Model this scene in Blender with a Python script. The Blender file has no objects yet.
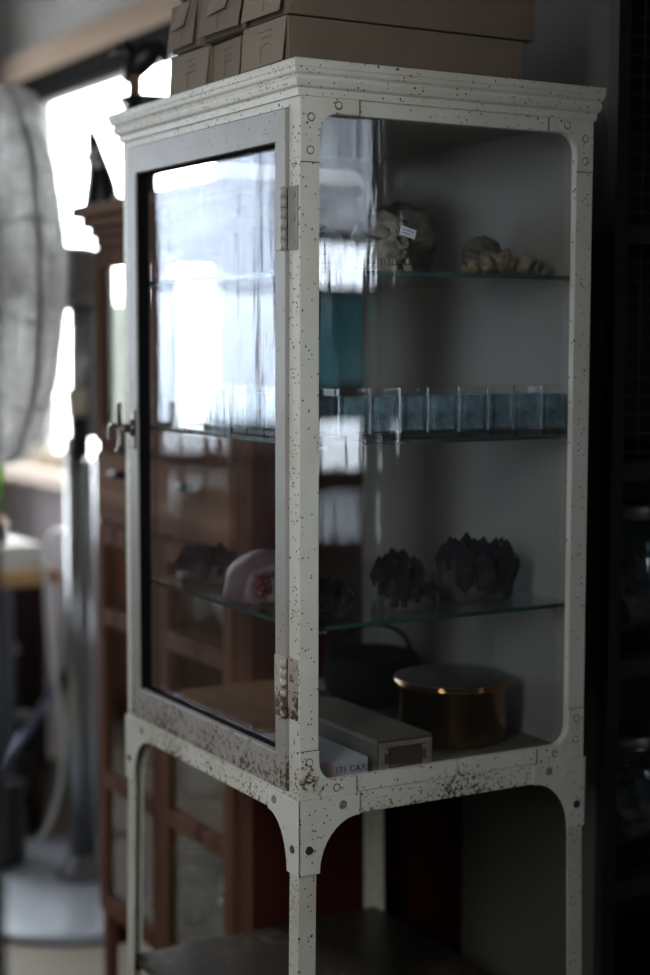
import bpy, bmesh, math, random
from mathutils import Vector, Matrix, noise as mnoise
random.seed(7)
PI = math.pi
S = bpy.context.scene
COL = S.collection

# ---------------------------------------------------------------- camera
cam_data = bpy.data.cameras.new('camera')
cam = bpy.data.objects.new('camera', cam_data)
COL.objects.link(cam)
R_ = Vector((0.86765, -0.49716, 0.00220)); U_ = Vector((0.04251, 0.07860, 0.99600)); F_ = Vector((0.49535, 0.86409, -0.08933))
m = Matrix((R_, U_, -F_)).transposed().to_4x4()
m.translation = Vector((-0.97638, -1.76657, 1.32791))
cam.matrix_world = m
cam_data.sensor_fit = 'VERTICAL'; cam_data.sensor_height = 36.0
cam_data.lens = 1626.575 / 975 * 36.0
cam_data.clip_start = 0.05
cam_data.dof.use_dof = True
cam_data.dof.focus_distance = 2.06
cam_data.dof.aperture_fstop = 1.9
S.camera = cam

# ---------------------------------------------------------------- world, light, exposure
w = bpy.data.worlds.new('overcast_sky'); S.world = w; w.use_nodes = True
nt = w.node_tree; nt.nodes.clear()
wo = nt.nodes.new('ShaderNodeOutputWorld'); bg = nt.nodes.new('ShaderNodeBackground')
tc = nt.nodes.new('ShaderNodeTexCoord'); sx = nt.nodes.new('ShaderNodeSeparateXYZ')
cr = nt.nodes.new('ShaderNodeValToRGB')
cr.color_ramp.elements[0].position = 0.42; cr.color_ramp.elements[0].color = (0.24, 0.24, 0.23, 1)
cr.color_ramp.elements[1].position = 0.52; cr.color_ramp.elements[1].color = (0.90, 0.96, 1.0, 1)
mr = nt.nodes.new('ShaderNodeMapRange'); mr.inputs[1].default_value = -1; mr.inputs[2].default_value = 1
nt.links.new(tc.outputs['Generated'], sx.inputs[0]); nt.links.new(sx.outputs['Z'], mr.inputs[0])
nt.links.new(mr.outputs[0], cr.inputs[0]); nt.links.new(cr.outputs[0], bg.inputs[0])
bg.inputs[1].default_value = 16.0
nt.links.new(bg.outputs[0], wo.inputs[0])

def portal(name, loc, rot, sx_, sy_):
    l = bpy.data.lights.new(name, 'AREA'); l.shape = 'RECTANGLE'; l.size = sx_; l.size_y = sy_
    l.cycles.is_portal = True
    o = bpy.data.objects.new(name, l); o.location = loc; o.rotation_euler = rot; COL.objects.link(o)
# area lights emit along local -Z
portal('window_daylight_right', (0.90, 2.705, 1.53), (0, PI/2, 0), 1.21, 1.45)
portal('window_daylight_far', (-1.61, 3.61, 1.66), (-PI/2, 0, 0), 0.62, 1.3)
portal('window_daylight_left', (-1.26, -1.20, 1.875), (0, -PI/2, 0), 1.65, 0.80)
portal('added_daylight_corner', (-0.175, 3.61, 1.535), (-PI/2, 0, 0), 1.15, 1.57)  # portal of the corner window added to light the fan
portal('window_daylight_back', (1.62, -2.66, 1.35), (PI/2, 0, 0), 0.28, 1.4)

S.view_settings.view_transform = 'Standard'
S.view_settings.look = 'None'
S.view_settings.exposure = 0.18
S.view_settings.gamma = 1.0
S.view_settings.use_curve_mapping = False
S.cycles.transparent_max_bounces = 48
S.cycles.max_bounces = 10
S.cycles.glossy_bounces = 5
S.cycles.use_denoising = True
S.cycles.sample_clamp_indirect = 6.0

# ---------------------------------------------------------------- materials
def newmat(name):
    mt = bpy.data.materials.new(name); mt.use_nodes = True
    mt.node_tree.nodes.clear()
    o = mt.node_tree.nodes.new('ShaderNodeOutputMaterial')
    return mt, mt.node_tree, o

def N(nt, t, **k):
    n = nt.nodes.new(t)
    for a, b in k.items(): setattr(n, a, b)
    return n

def math_n(nt, op, a, b=None, c=None):
    n = N(nt, 'ShaderNodeMath', operation=op)
    for i, v in enumerate((a, b, c)):
        if v is None: continue
        if isinstance(v, (int, float)): n.inputs[i].default_value = v
        else: nt.links.new(v, n.inputs[i])
    return n.outputs[0]

def maprange(nt, v, a, b, c, d):
    n = N(nt, 'ShaderNodeMapRange'); nt.links.new(v, n.inputs[0])
    for i, x in enumerate((a, b, c, d)): n.inputs[i+1].default_value = x
    return n.outputs[0]

def mixc(nt, f, a, b):
    n = N(nt, 'ShaderNodeMix', data_type='RGBA')
    if isinstance(f, (int, float)): n.inputs[0].default_value = f
    else: nt.links.new(f, n.inputs[0])
    for i, v in ((6, a), (7, b)):
        if isinstance(v, tuple): n.inputs[i].default_value = (*v[:3], 1)
        else: nt.links.new(v, n.inputs[i])
    return n.outputs[2]

def simple(name, col, rough=0.6, metal=0.0, var=0.15, scale=8.0, stretch=(1, 1, 1), bump=0.0, spec=0.5):
    mt, nt, out = newmat(name)
    p = N(nt, 'ShaderNodeBsdfPrincipled')
    p.inputs['Roughness'].default_value = rough; p.inputs['Metallic'].default_value = metal
    p.inputs['Specular IOR Level'].default_value = spec
    g = N(nt, 'ShaderNodeTexCoord'); mp = N(nt, 'ShaderNodeMapping'); mp.inputs['Scale'].default_value = stretch
    no = N(nt, 'ShaderNodeTexNoise'); no.inputs['Scale'].default_value = scale; no.inputs['Detail'].default_value = 5
    nt.links.new(g.outputs['Object'], mp.inputs[0]); nt.links.new(mp.outputs[0], no.inputs['Vector'])
    f = maprange(nt, no.outputs['Fac'], 0.3, 0.7, 0, 1)
    a = tuple(c*(1-var) for c in col); b = tuple(min(1, c*(1+var)) for c in col)
    nt.links.new(mixc(nt, f, a, b), p.inputs['Base Color'])
    if bump:
        bp = N(nt, 'ShaderNodeBump'); bp.inputs['Strength'].default_value = bump; bp.inputs['Distance'].default_value = 0.01
        nt.links.new(no.outputs['Fac'], bp.inputs['Height']); nt.links.new(bp.outputs[0], p.inputs['Normal'])
    nt.links.new(p.outputs[0], out.inputs[0])
    return mt

def wood(name, dark, light, scale=6.0, axis='Z', rough=0.5):
    st = {'X': (0.15, 3, 3), 'Y': (3, 0.15, 3), 'Z': (3, 3, 0.15)}[axis]
    mt, nt, out = newmat(name)
    p = N(nt, 'ShaderNodeBsdfPrincipled'); p.inputs['Roughness'].default_value = max(rough, 0.8); p.inputs['Specular IOR Level'].default_value = 0.04
    g = N(nt, 'ShaderNodeTexCoord'); mp = N(nt, 'ShaderNodeMapping'); mp.inputs['Scale'].default_value = st
    no = N(nt, 'ShaderNodeTexNoise'); no.inputs['Scale'].default_value = scale; no.inputs['Detail'].default_value = 8; no.inputs['Distortion'].default_value = 0.6
    nt.links.new(g.outputs['Object'], mp.inputs[0]); nt.links.new(mp.outputs[0], no.inputs['Vector'])
    f = maprange(nt, no.outputs['Fac'], 0.32, 0.68, 0, 1)
    nt.links.new(mixc(nt, f, dark, light), p.inputs['Base Color'])
    nt.links.new(p.outputs[0], out.inputs[0])
    return mt

def rusty(name, base, zlow=None, zhigh=None, amount=0.5, mottled=0.0, chips=0.5, fine=85, spots=()):
    """old enamel: pin-prick chips, brown corrosion patches that thicken towards z = zlow"""
    mt, nt, out = newmat(name)
    p = N(nt, 'ShaderNodeBsdfPrincipled'); p.inputs['Roughness'].default_value = 0.42
    g = N(nt, 'ShaderNodeNewGeometry'); pos = g.outputs['Position']
    sep = N(nt, 'ShaderNodeSeparateXYZ'); nt.links.new(pos, sep.inputs[0])
    dirt = N(nt, 'ShaderNodeTexNoise'); dirt.inputs['Scale'].default_value = 14; dirt.inputs['Detail'].default_value = 6
    nt.links.new(pos, dirt.inputs['Vector'])
    fd = maprange(nt, dirt.outputs['Fac'], 0.3, 0.75, 0, 1)
    col = mixc(nt, fd, base, tuple(c*k for c, k in zip(base, (0.86, 0.83, 0.74))))
    if zlow is not None:
        zf = maprange(nt, sep.outputs['Z'], zlow, zhigh, 1, 0)
    else:
        zf = None
    # patches
    pn = N(nt, 'ShaderNodeTexNoise'); pn.inputs['Scale'].default_value = fine; pn.inputs['Detail'].default_value = 8; pn.inputs['Roughness'].default_value = 0.7
    nt.links.new(pos, pn.inputs['Vector'])
    big = N(nt, 'ShaderNodeTexNoise'); big.inputs['Scale'].default_value = 9; big.inputs['Detail'].default_value = 3
    nt.links.new(pos, big.inputs['Vector'])
    s = math_n(nt, 'MULTIPLY_ADD', big.outputs['Fac'], 0.45, pn.outputs['Fac'])
    if zf is not None:
        s = math_n(nt, 'MULTIPLY_ADD', zf, 0.16*amount*2, s)
    for sp, rad, amt in spots:
        dn = N(nt, 'ShaderNodeVectorMath', operation='DISTANCE'); nt.links.new(pos, dn.inputs[0]); dn.inputs[1].default_value = sp
        s = math_n(nt, 'ADD', s, maprange(nt, dn.outputs['Value'], 0.0, rad, amt, 0))
    halo = maprange(nt, s, 0.90 - mottled*0.1, 1.0 - mottled*0.1, 0, 0.75)
    col = mixc(nt, halo, col, (0.32, 0.19, 0.095))
    core = maprange(nt, s, 0.955 - mottled*0.08, 1.0 - mottled*0.08, 0, 0.95)
    col = mixc(nt, core, col, (0.080, 0.047, 0.028))
    # chips
    facs = [core]
    for sc, thr, keep in ((230, 0.30, 0.86), (105, 0.19, 0.90)):
        v = N(nt, 'ShaderNodeTexVoronoi'); v.inputs['Scale'].default_value = sc; nt.links.new(pos, v.inputs['Vector'])
        sc_ = N(nt, 'ShaderNodeSeparateColor'); nt.links.new(v.outputs['Color'], sc_.inputs[0])
        k = math_n(nt, 'GREATER_THAN', sc_.outputs[0], 1 - (1-keep)*chips*2)
        wob = math_n(nt, 'MULTIPLY_ADD', pn.outputs['Fac'], 0.35, v.outputs['Distance'])
        d = math_n(nt, 'LESS_THAN', wob, thr + 0.17)
        cf = math_n(nt, 'MULTIPLY', k, d)
        col = mixc(nt, math_n(nt, 'MULTIPLY', cf, 0.9), col, (0.05, 0.028, 0.018))
        facs.append(cf)
    tot = math_n(nt, 'MAXIMUM', math_n(nt, 'MAXIMUM', facs[0], facs[1]), facs[2])
    nt.links.new(col, p.inputs['Base Color'])
    nt.links.new(maprange(nt, tot, 0, 1, 0.40, 0.85), p.inputs['Roughness'])
    bp = N(nt, 'ShaderNodeBump'); bp.inputs['Strength'].default_value = 0.5; bp.inputs['Distance'].default_value = 0.0008; bp.invert = True
    nt.links.new(tot, bp.inputs['Height']); nt.links.new(bp.outputs[0], p.inputs['Normal'])
    nt.links.new(p.outputs[0], out.inputs[0])
    return mt

def pane(name, tint=(1, 1, 1), f0=0.055, wavy=0.0, film=0.0, rough=0.0, stretch=(22, 22, 2.2), film_col=(0.5, 0.5, 0.5)):
    """window glass: see-through, mirror-like by Fresnel, optional wavy surface and a film of dust"""
    mt, nt, out = newmat(name)
    g = N(nt, 'ShaderNodeNewGeometry')
    gl = N(nt, 'ShaderNodeBsdfGlossy'); gl.inputs['Roughness'].default_value = rough
    tr = N(nt, 'ShaderNodeBsdfTransparent'); tr.inputs[0].default_value = (*tint, 1)
    dot = N(nt, 'ShaderNodeVectorMath', operation='DOT_PRODUCT')
    nt.links.new(g.outputs['Incoming'], dot.inputs[0]); nt.links.new(g.outputs['Normal'], dot.inputs[1])
    c = math_n(nt, 'ABSOLUTE', dot.outputs['Value'])
    s5 = math_n(nt, 'POWER', math_n(nt, 'SUBTRACT', 1.0, c), 5.0)
    fr = math_n(nt, 'MULTIPLY_ADD', s5, 1-f0, f0)
    if wavy:
        mp = N(nt, 'ShaderNodeMapping'); mp.inputs['Scale'].default_value = stretch
        no = N(nt, 'ShaderNodeTexNoise'); no.inputs['Scale'].default_value = 1.0; no.inputs['Detail'].default_value = 3
        nt.links.new(g.outputs['Position'], mp.inputs[0]); nt.links.new(mp.outputs[0], no.inputs['Vector'])
        bp = N(nt, 'ShaderNodeBump'); bp.inputs['Strength'].default_value = 1.0; bp.inputs['Distance'].default_value = wavy
        nt.links.new(no.outputs['Fac'], bp.inputs['Height']); nt.links.new(bp.outputs[0], gl.inputs['Normal'])
    mx = N(nt, 'ShaderNodeMixShader'); nt.links.new(fr, mx.inputs[0])
    nt.links.new(tr.outputs[0], mx.inputs[1]); nt.links.new(gl.outputs[0], mx.inputs[2])
    res = mx
    if film:
        df = N(nt, 'ShaderNodeBsdfDiffuse'); df.inputs[0].default_value = (*film_col, 1)
        no2 = N(nt, 'ShaderNodeTexNoise'); no2.inputs['Scale'].default_value = 6; no2.inputs['Detail'].default_value = 6
        nt.links.new(g.outputs['Position'], no2.inputs['Vector'])
        f = maprange(nt, no2.outputs['Fac'], 0.3, 0.75, film*0.4, film*1.4)
        m2 = N(nt, 'ShaderNodeMixShader'); nt.links.new(f, m2.inputs[0])
        nt.links.new(mx.outputs[0], m2.inputs[1]); nt.links.new(df.outputs[0], m2.inputs[2]); res = m2
    nt.links.new(res.outputs[0], out.inputs[0])
    return mt

def sheer(name, col, opacity, scale=(60, 60, 3)):
    mt, nt, out = newmat(name)
    g = N(nt, 'ShaderNodeNewGeometry'); mp = N(nt, 'ShaderNodeMapping'); mp.inputs['Scale'].default_value = scale
    no = N(nt, 'ShaderNodeTexNoise'); no.inputs['Scale'].default_value = 1.0; no.inputs['Detail'].default_value = 5
    nt.links.new(g.outputs['Position'], mp.inputs[0]); nt.links.new(mp.outputs[0], no.inputs['Vector'])
    f = maprange(nt, no.outputs['Fac'], 0.35, 0.65, opacity*0.7, min(1, opacity*1.25))
    tr = N(nt, 'ShaderNodeBsdfTransparent')
    df = N(nt, 'ShaderNodeBsdfDiffuse'); df.inputs[0].default_value = (*col, 1)
    tl = N(nt, 'ShaderNodeBsdfTranslucent'); tl.inputs[0].default_value = (*col, 1)
    a = N(nt, 'ShaderNodeMixShader'); a.inputs[0].default_value = 0.5
    nt.links.new(df.outputs[0], a.inputs[1]); nt.links.new(tl.outputs[0], a.inputs[2])
    b = N(nt, 'ShaderNodeMixShader'); nt.links.new(f, b.inputs[0])
    nt.links.new(tr.outputs[0], b.inputs[1]); nt.links.new(a.outputs[0], b.inputs[2])
    nt.links.new(b.outputs[0], out.inputs[0])
    return mt

M = {}
CREAM = (0.78, 0.76, 0.69)
M['enamel'] = rusty('old_cream_enamel', CREAM, 0.715, 0.80, 0.62, chips=0.45, fine=150, spots=(((0.012, 0, 0.800), 0.022, 0.24), ((0.012, 0, 0.775), 0.024, 0.26), ((0.034, 0, 0.762), 0.020, 0.20), ((0.012, 0, 1.556), 0.012, 0.16), ((0.060, 0, 1.618), 0.010, 0.14)))
M['enamel_bracket'] = rusty('bracket_enamel', CREAM, amount=0.3, mottled=-0.1, chips=0.5, fine=130)
M['inner_floor'] = simple('shaded_inner_floor', (0.09, 0.082, 0.068), 0.7, var=0.35, scale=14)  # darkened to put the dim cabinet bottom into the colour; mottling is random
M['enamel_top'] = rusty('cornice_enamel', CREAM, amount=0.3, mottled=0.18, chips=0.6)
M['enamel_door'] = rusty('door_enamel', (0.375, 0.352, 0.335), 0.745, 0.875, 0.80, chips=0.10, fine=130)  # same paint as the posts, set darker to hold back light on the door
M['enamel_leg'] = rusty('leg_enamel', (0.66, 0.64, 0.55), amount=0.3, chips=0.6)
M['enamel_shaded'] = simple('shaded_inner_enamel', (0.27, 0.262, 0.24), 0.5, var=0.06)  # the cabinet enamel again, darkened to carry the shade of the interior
M['shelf_rust_shade'] = rusty('lower_shelf_rust_shade', (0.030, 0.024, 0.018), amount=0.5, mottled=0.8, chips=0.4)  # rusted plate, its base darkened further for shade under the cabinet
M['seam'] = simple('seam_dirt', (0.05, 0.035, 0.025), 0.95)
M['black_rubber'] = simple('black_glazing_strip', (0.006, 0.006, 0.006), 0.95, var=0.1, spec=0.05)
M['dark_metal'] = simple('tarnished_steel', (0.10, 0.09, 0.085), 0.4, 0.8, var=0.3)
M['latch'] = simple('aged_nickel', (0.20, 0.18, 0.16), 0.3, 0.9, var=0.3)
M['screw'] = simple('rusted_screw', (0.30, 0.25, 0.20), 0.6, 0.3, var=0.4, scale=300)
M['door_glass'] = pane('old_wavy_door_glass', f0=0.06, wavy=0.0011, film=0.006)
M['side_glass'] = pane('old_wavy_side_glass', f0=0.06, wavy=0.0008, film=0.008)
M['shelf_glass'] = pane('green_shelf_glass', (0.93, 0.98, 0.96), f0=0.04, film=0.02)
M['shelf_edge'] = simple('green_glass_edge', (0.010, 0.055, 0.045), 0.25, var=0.2)
M['clear'] = pane('clear_acrylic', (0.97, 0.98, 0.98), f0=0.06, film=0.02)
M['jar_glass'] = pane('jar_glass', (0.85, 0.9, 0.88), f0=0.06, film=0.02)
M['hutch_glass'] = pane('clean_door_pane', (0.95, 0.96, 0.95), f0=0.035)
M['window_glass'] = pane('window_glass', f0=0.04)
M['dimming_glass'] = pane('dimming_window_glass', (0.64, 0.68, 0.74), f0=0.04)  # tint dims the sky reflected in the cabinet door
M['tinted_glass'] = pane('tinted_window_glass', (0.82, 0.85, 0.89), f0=0.04)  # tint holds down the sky light from the back window
M['wall'] = simple('grey_plaster', (0.52, 0.52, 0.515), 0.9, var=0.06, scale=3)
M['wall_lav'] = simple('lavender_plaster', (0.25, 0.215, 0.23), 0.9, var=0.05, scale=3)
M['wall_dark'] = simple('smoky_plaster', (0.045, 0.043, 0.04), 0.9, var=0.1, scale=3)
M['ceiling'] = simple('ceiling_plaster', (0.10, 0.10, 0.10), 0.9, var=0.04)
M['floor'] = simple('beige_floor', (0.26, 0.22, 0.17), 0.6, var=0.1, scale=4)
M['trim_wood'] = wood('weathered_beam', (0.28, 0.19, 0.13), (0.62, 0.52, 0.43), 3, 'Y')
M['black_trim'] = simple('black_header', (0.004, 0.004, 0.004), 0.9, spec=0.1)
M['white_trim'] = simple('white_window_paint', (0.75, 0.76, 0.76), 0.5, var=0.03)
M['sill'] = wood('pale_sill', (0.45, 0.38, 0.33), (0.60, 0.52, 0.46), 5, 'Y')
M['brown'] = wood('reddish_brown_wood', (0.075, 0.032, 0.020), (0.175, 0.084, 0.055), 5, 'Z', 0.4)
M['brown_h'] = wood('brown_wood_horizontal', (0.13, 0.066, 0.042), (0.27, 0.155, 0.105), 5, 'Y', 0.4)
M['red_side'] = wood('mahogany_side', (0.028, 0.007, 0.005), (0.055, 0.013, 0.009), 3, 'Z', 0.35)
M['knob'] = simple('black_iron', (0.015, 0.014, 0.014), 0.5, 0.5)
M['card'] = simple('shaded_kraft_cardboard', (0.17, 0.125, 0.09), 0.9, var=0.12, scale=10)  # box bodies darker than their flaps, for the dimmer long sides
M['card2'] = simple('pale_kraft_cardboard', (0.25, 0.20, 0.15), 0.9, var=0.12, scale=12)
M['card3'] = simple('mid_kraft_cardboard', (0.20, 0.155, 0.115), 0.9, var=0.12, scale=12)
M['card_dark'] = simple('shadow_gap_board', (0.10, 0.07, 0.05), 0.9)
M['ink'] = simple('ink', (0.10, 0.08, 0.07), 0.8)
M['brass'] = simple('old_brass', (0.36, 0.20, 0.065), 0.15, 1.0, var=0.25, scale=6)
M['pewter'] = simple('dull_lid', (0.14, 0.13, 0.12), 0.35, 0.8, var=0.2)
M['bookwhite'] = simple('white_cover', (0.34, 0.365, 0.385), 0.6, var=0.04)  # white cover darkened for the dim cabinet bottom
M['pages'] = simple('pages', (0.55, 0.55, 0.50), 0.8, stretch=(1, 1, 40), scale=20)
M['tan'] = simple('olive_tan_leatherette', (0.07, 0.058, 0.040), 0.6, var=0.2, scale=20)  # case colour lowered likewise for the weak light down there
M['pale_tan'] = simple('worn_tan_edge', (0.20, 0.175, 0.125), 0.6, var=0.3, scale=60)
M['maroon'] = simple('maroon_panel', (0.055, 0.025, 0.020), 0.6, var=0.2)
M['plywood'] = wood('plain_wood', (0.15, 0.08, 0.045), (0.25, 0.14, 0.08), 6, 'Y', 0.6)
M['bone'] = simple('dusty_bone', (0.25, 0.228, 0.195), 0.85, var=0.6, scale=38, bump=0.8)
M['bone_dark'] = simple('dark_bone', (0.11, 0.095, 0.08), 0.85, var=0.4, scale=35, bump=0.5)
M['socket'] = simple('socket_dark', (0.03, 0.025, 0.02), 0.95)
M['coral'] = simple('cream_coral', (0.24, 0.205, 0.13), 0.85, var=0.25, scale=40, bump=0.6)
M['tag'] = simple('white_tag', (0.80, 0.84, 0.90), 0.7, var=0.02)
M['amethyst'] = simple('smoky_amethyst', (0.020, 0.018, 0.024), 0.10, 0.0, var=0.5, scale=30, spec=0.9)
M['amethyst2'] = simple('amethyst_rock_base', (0.035, 0.034, 0.035), 0.75, var=0.4, scale=60, bump=0.6)
M['geode'] = simple('pink_geode_rind', (0.10, 0.065, 0.075), 0.55, var=0.2, scale=25, bump=0.2)
M['geode_in'] = simple('dark_red_crystal', (0.10, 0.03, 0.03), 0.15, var=0.5, scale=40, spec=0.9)
M['teal'] = simple('blue_grey_insert', (0.16, 0.27, 0.33), 0.3, var=0.7, scale=45)
M['blackplastic'] = simple('black_plastic', (0.02, 0.022, 0.025), 0.35)
M['silver'] = simple('silver_strip', (0.5, 0.53, 0.56), 0.25, 0.8, var=0.2, scale=50)
M['ironblack'] = simple('dark_iron_pot', (0.006, 0.006, 0.006), 0.9, 0.0, spec=0.08)
M['fan_grey'] = simple('grey_fan_metal', (0.23, 0.22, 0.215), 0.4, 0.5, var=0.1)
M['fan_pole'] = simple('brushed_pole', (0.30, 0.31, 0.31), 0.32, 0.85, var=0.1)
M['fan_chrome'] = simple('bright_tube', (0.62, 0.64, 0.68), 0.25, 0.85, var=0.08)
M['wire'] = simple('white_coated_wire', (0.75, 0.75, 0.74), 0.5, var=0.1)
M['wire_dark'] = simple('dark_ring_wire', (0.10, 0.10, 0.10), 0.5)
M['net'] = sheer('white_mesh_cover', (0.74, 0.73, 0.70), 0.48, (90, 90, 90))
M['net2'] = sheer('thin_mesh_cover', (0.66, 0.66, 0.66), 0.15, (30, 30, 4))
M['ivory'] = simple('ivory_collar', (0.62, 0.55, 0.42), 0.5)
M['base_grey'] = simple('pale_grey_base', (0.50, 0.54, 0.59), 0.35, 0.2, var=0.06, scale=5)
M['table_top'] = wood('yellow_wood', (0.42, 0.25, 0.12), (0.60, 0.40, 0.22), 6, 'X')
M['table_leg'] = simple('slate_painted_steel', (0.10, 0.115, 0.14), 0.5)
M['paper'] = simple('stacked_paper', (0.52, 0.50, 0.46), 0.85, var=0.1, stretch=(1, 1, 60), scale=10)
M['soil'] = simple('bark_soil', (0.38, 0.22, 0.13), 0.95, var=0.4, scale=60)
M['leaf'] = simple('fresh_leaf', (0.22, 0.45, 0.04), 0.5, var=0.2)
M['crate'] = simple('dark_crate', (0.035, 0.018, 0.016), 0.8, var=0.3)
M['pinkstuff'] = simple('pink_shell', (0.42, 0.27, 0.25), 0.8, var=0.3, scale=30)
M['cable'] = simple('white_cable', (0.66, 0.66, 0.64), 0.5, var=0.03)
M['bluepole'] = simple('blue_grey_tube', (0.16, 0.18, 0.27), 0.35, 0.4)
M['ceramic'] = simple('pale_ceramic', (0.60, 0.62, 0.62), 0.3, var=0.08)
M['shell'] = simple('sandy_shell', (0.50, 0.42, 0.33), 0.8, var=0.35, scale=30)
M['rack'] = simple('black_steel_rack', (0.012, 0.012, 0.012), 0.6, 0.3)
M['panel_grey'] = simple('shaded_grey_board', (0.085, 0.078, 0.068), 0.85, var=0.05, scale=2)  # pale board, darkened to put its dim position into the colour
M['jarlid'] = simple('grey_jar_lid', (0.30, 0.30, 0.29), 0.35, 0.8, var=0.1)
M['crumple'] = simple('crumpled_filling', (0.10, 0.10, 0.11), 0.8, var=0.5, scale=40)
M['ornament'] = simple('black_ornament', (0.012, 0.011, 0.011), 0.4, var=0.3)
M['white_bead'] = simple('white_flower', (0.60, 0.58, 0.58), 0.5, var=0.05)
M['umber'] = wood('post_wood', (0.20, 0.13, 0.08), (0.36, 0.25, 0.16), 8, 'Z')
M['frost'] = sheer('frosted_pane', (0.30, 0.33, 0.36), 0.66, (30, 14, 7))
M['tealpane'] = sheer('teal_pane', (0.04, 0.42, 0.46), 0.78, (16, 16, 2))
M['curtain'] = sheer('sheer_curtain', (0.70, 0.76, 0.86), 0.42, (26, 14, 1.6))
M['treegreen'] = simple('winter_hedge', (0.05, 0.055, 0.045), 0.9, var=0.6, scale=6)

# ---------------------------------------------------------------- mesh helpers
def bm_obj(name, bm, mat, parent=None, loc=None, smooth=False, bevel=0.0, keep_world=True):
    me = bpy.data.meshes.new(name); bm.normal_update(); bm.to_mesh(me); bm.free()
    for mt in (mat if isinstance(mat, (list, tuple)) else [mat]): me.materials.append(mt)
    if smooth:
        for p in me.polygons: p.use_smooth = True
    o = bpy.data.objects.new(name, me); COL.objects.link(o)
    if loc is not None: o.location = loc
    if parent: o.parent = parent
    if bevel:
        md = o.modifiers.new('bevel', 'BEVEL'); md.width = bevel; md.segments = 2; md.limit_method = 'ANGLE'
    return o

def empty(name, label, cat, loc=(0, 0, 0), rz=0, group=None):
    o = bpy.data.objects.new(name, None); COL.objects.link(o); o.location = loc; o.rotation_euler = (0, 0, rz)
    o.empty_display_size = 0.05
    return tag(o, label, cat, group)

def tag(o, label, cat, group=None):
    o['label'] = label; o['category'] = cat
    if group: o['group'] = group
    return o

def struct(o):
    o['kind'] = 'structure'; return o

def box(bm, x0, x1, y0, y1, z0, z1, mi=0, rot=None):
    vs = [bm.verts.new((x, y, z)) for z in (z0, z1) for y in (y0, y1) for x in (x0, x1)]
    for f in ((0, 2, 3, 1), (4, 5, 7, 6), (0, 1, 5, 4), (2, 6, 7, 3), (0, 4, 6, 2), (1, 3, 7, 5)):
        fc = bm.faces.new([vs[i] for i in f]); fc.material_index = mi
    if rot: bmesh.ops.transform(bm, matrix=rot, verts=vs)
    return vs

def BX(*a, **k):
    bm = bmesh.new(); box(bm, *a, **k); return bm

def cyl(bm, p0, p1, r0, r1=None, seg=20, mi=0, cap=True):
    p0, p1 = Vector(p0), Vector(p1); r1 = r0 if r1 is None else r1
    d = (p1-p0).normalized(); a = d.orthogonal().normalized(); b = d.cross(a)
    A = [bm.verts.new(p0 + (a*math.cos(t)+b*math.sin(t))*r0) for t in [2*PI*i/seg for i in range(seg)]]
    B = [bm.verts.new(p1 + (a*math.cos(t)+b*math.sin(t))*r1) for t in [2*PI*i/seg for i in range(seg)]]
    for i in range(seg):
        f = bm.faces.new((A[i], A[(i+1) % seg], B[(i+1) % seg], B[i])); f.material_index = mi; f.smooth = True
    if cap:
        f = bm.faces.new(A[::-1]); f.material_index = mi
        f = bm.faces.new(B); f.material_index = mi

def tube(bm, pts, r, seg=8, mi=0, closed=False):
    pts = [Vector(p) for p in pts]; n = len(pts); rings = []
    prev = None
    for i, p in enumerate(pts):
        if closed: d = (pts[(i+1) % n]-pts[i-1]).normalized()
        else: d = (pts[min(i+1, n-1)]-pts[max(i-1, 0)]).normalized()
        if prev is None: a = d.orthogonal().normalized()
        else:
            a = prev - d*prev.dot(d)
            a = a.normalized() if a.length > 1e-6 else d.orthogonal().normalized()
        prev = a; b = d.cross(a)
        rr = r[i] if isinstance(r, (list, tuple)) else r
        rings.append([bm.verts.new(p+(a*math.cos(t)+b*math.sin(t))*rr) for t in [2*PI*k/seg for k in range(seg)]])
    m_ = n if closed else n-1
    for i in range(m_):
        A, B = rings[i], rings[(i+1) % n]
        for k in range(seg):
            f = bm.faces.new((A[k], A[(k+1) % seg], B[(k+1) % seg], B[k])); f.smooth = True; f.material_index = mi
    if not closed:
        bm.faces.new(rings[0][::-1]).material_index = mi; bm.faces.new(rings[-1]).material_index = mi

def lathe(bm, prof, c=(0, 0, 0), seg=40, mi=0):
    """prof: list of (r, z), closed on the axis where r == 0"""
    rings = []
    for r, z in prof:
        if r < 1e-6: rings.append([bm.verts.new((c[0], c[1], c[2]+z))])
        else: rings.append([bm.verts.new((c[0]+r*math.cos(t), c[1]+r*math.sin(t), c[2]+z)) for t in [2*PI*k/seg for k in range(seg)]])
    for A, B in zip(rings, rings[1:]):
        if len(A) == 1 and len(B) == 1: continue
        for k in range(seg):
            k2 = (k+1) % seg
            if len(A) == 1: f = bm.faces.new((A[0], B[k2], B[k]))
            elif len(B) == 1: f = bm.faces.new((A[k], A[k2], B[0]))
            else: f = bm.faces.new((A[k], A[k2], B[k2], B[k]))
            f.smooth = True; f.material_index = mi

def prism(bm, poly, fn, t0, t1, mi=0):
    """poly: 2-D outline; fn(u, v, t) -> 3-D point"""
    A = [bm.verts.new(fn(u, v, t0)) for u, v in poly]; B = [bm.verts.new(fn(u, v, t1)) for u, v in poly]
    n = len(poly)
    fs = [bm.faces.new(A[::-1]), bm.faces.new(B)]
    for i in range(n): fs.append(bm.faces.new((A[i], A[(i+1) % n], B[(i+1) % n], B[i])))
    for f in fs: f.material_index = mi
    return fs

def spline(pts, n=8):
    pts = [Vector(p) for p in pts]; out = []
    for i in range(len(pts)-1):
        p0 = pts[max(i-1, 0)]; p1 = pts[i]; p2 = pts[i+1]; p3 = pts[min(i+2, len(pts)-1)]
        for k in range(n):
            t = k/n
            out.append(0.5*((2*p1)+(p2-p0)*t+(2*p0-5*p1+4*p2-p3)*t*t+(3*p1-p0-3*p2+p3)*t**3))
    out.append(pts[-1]); return out

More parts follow.
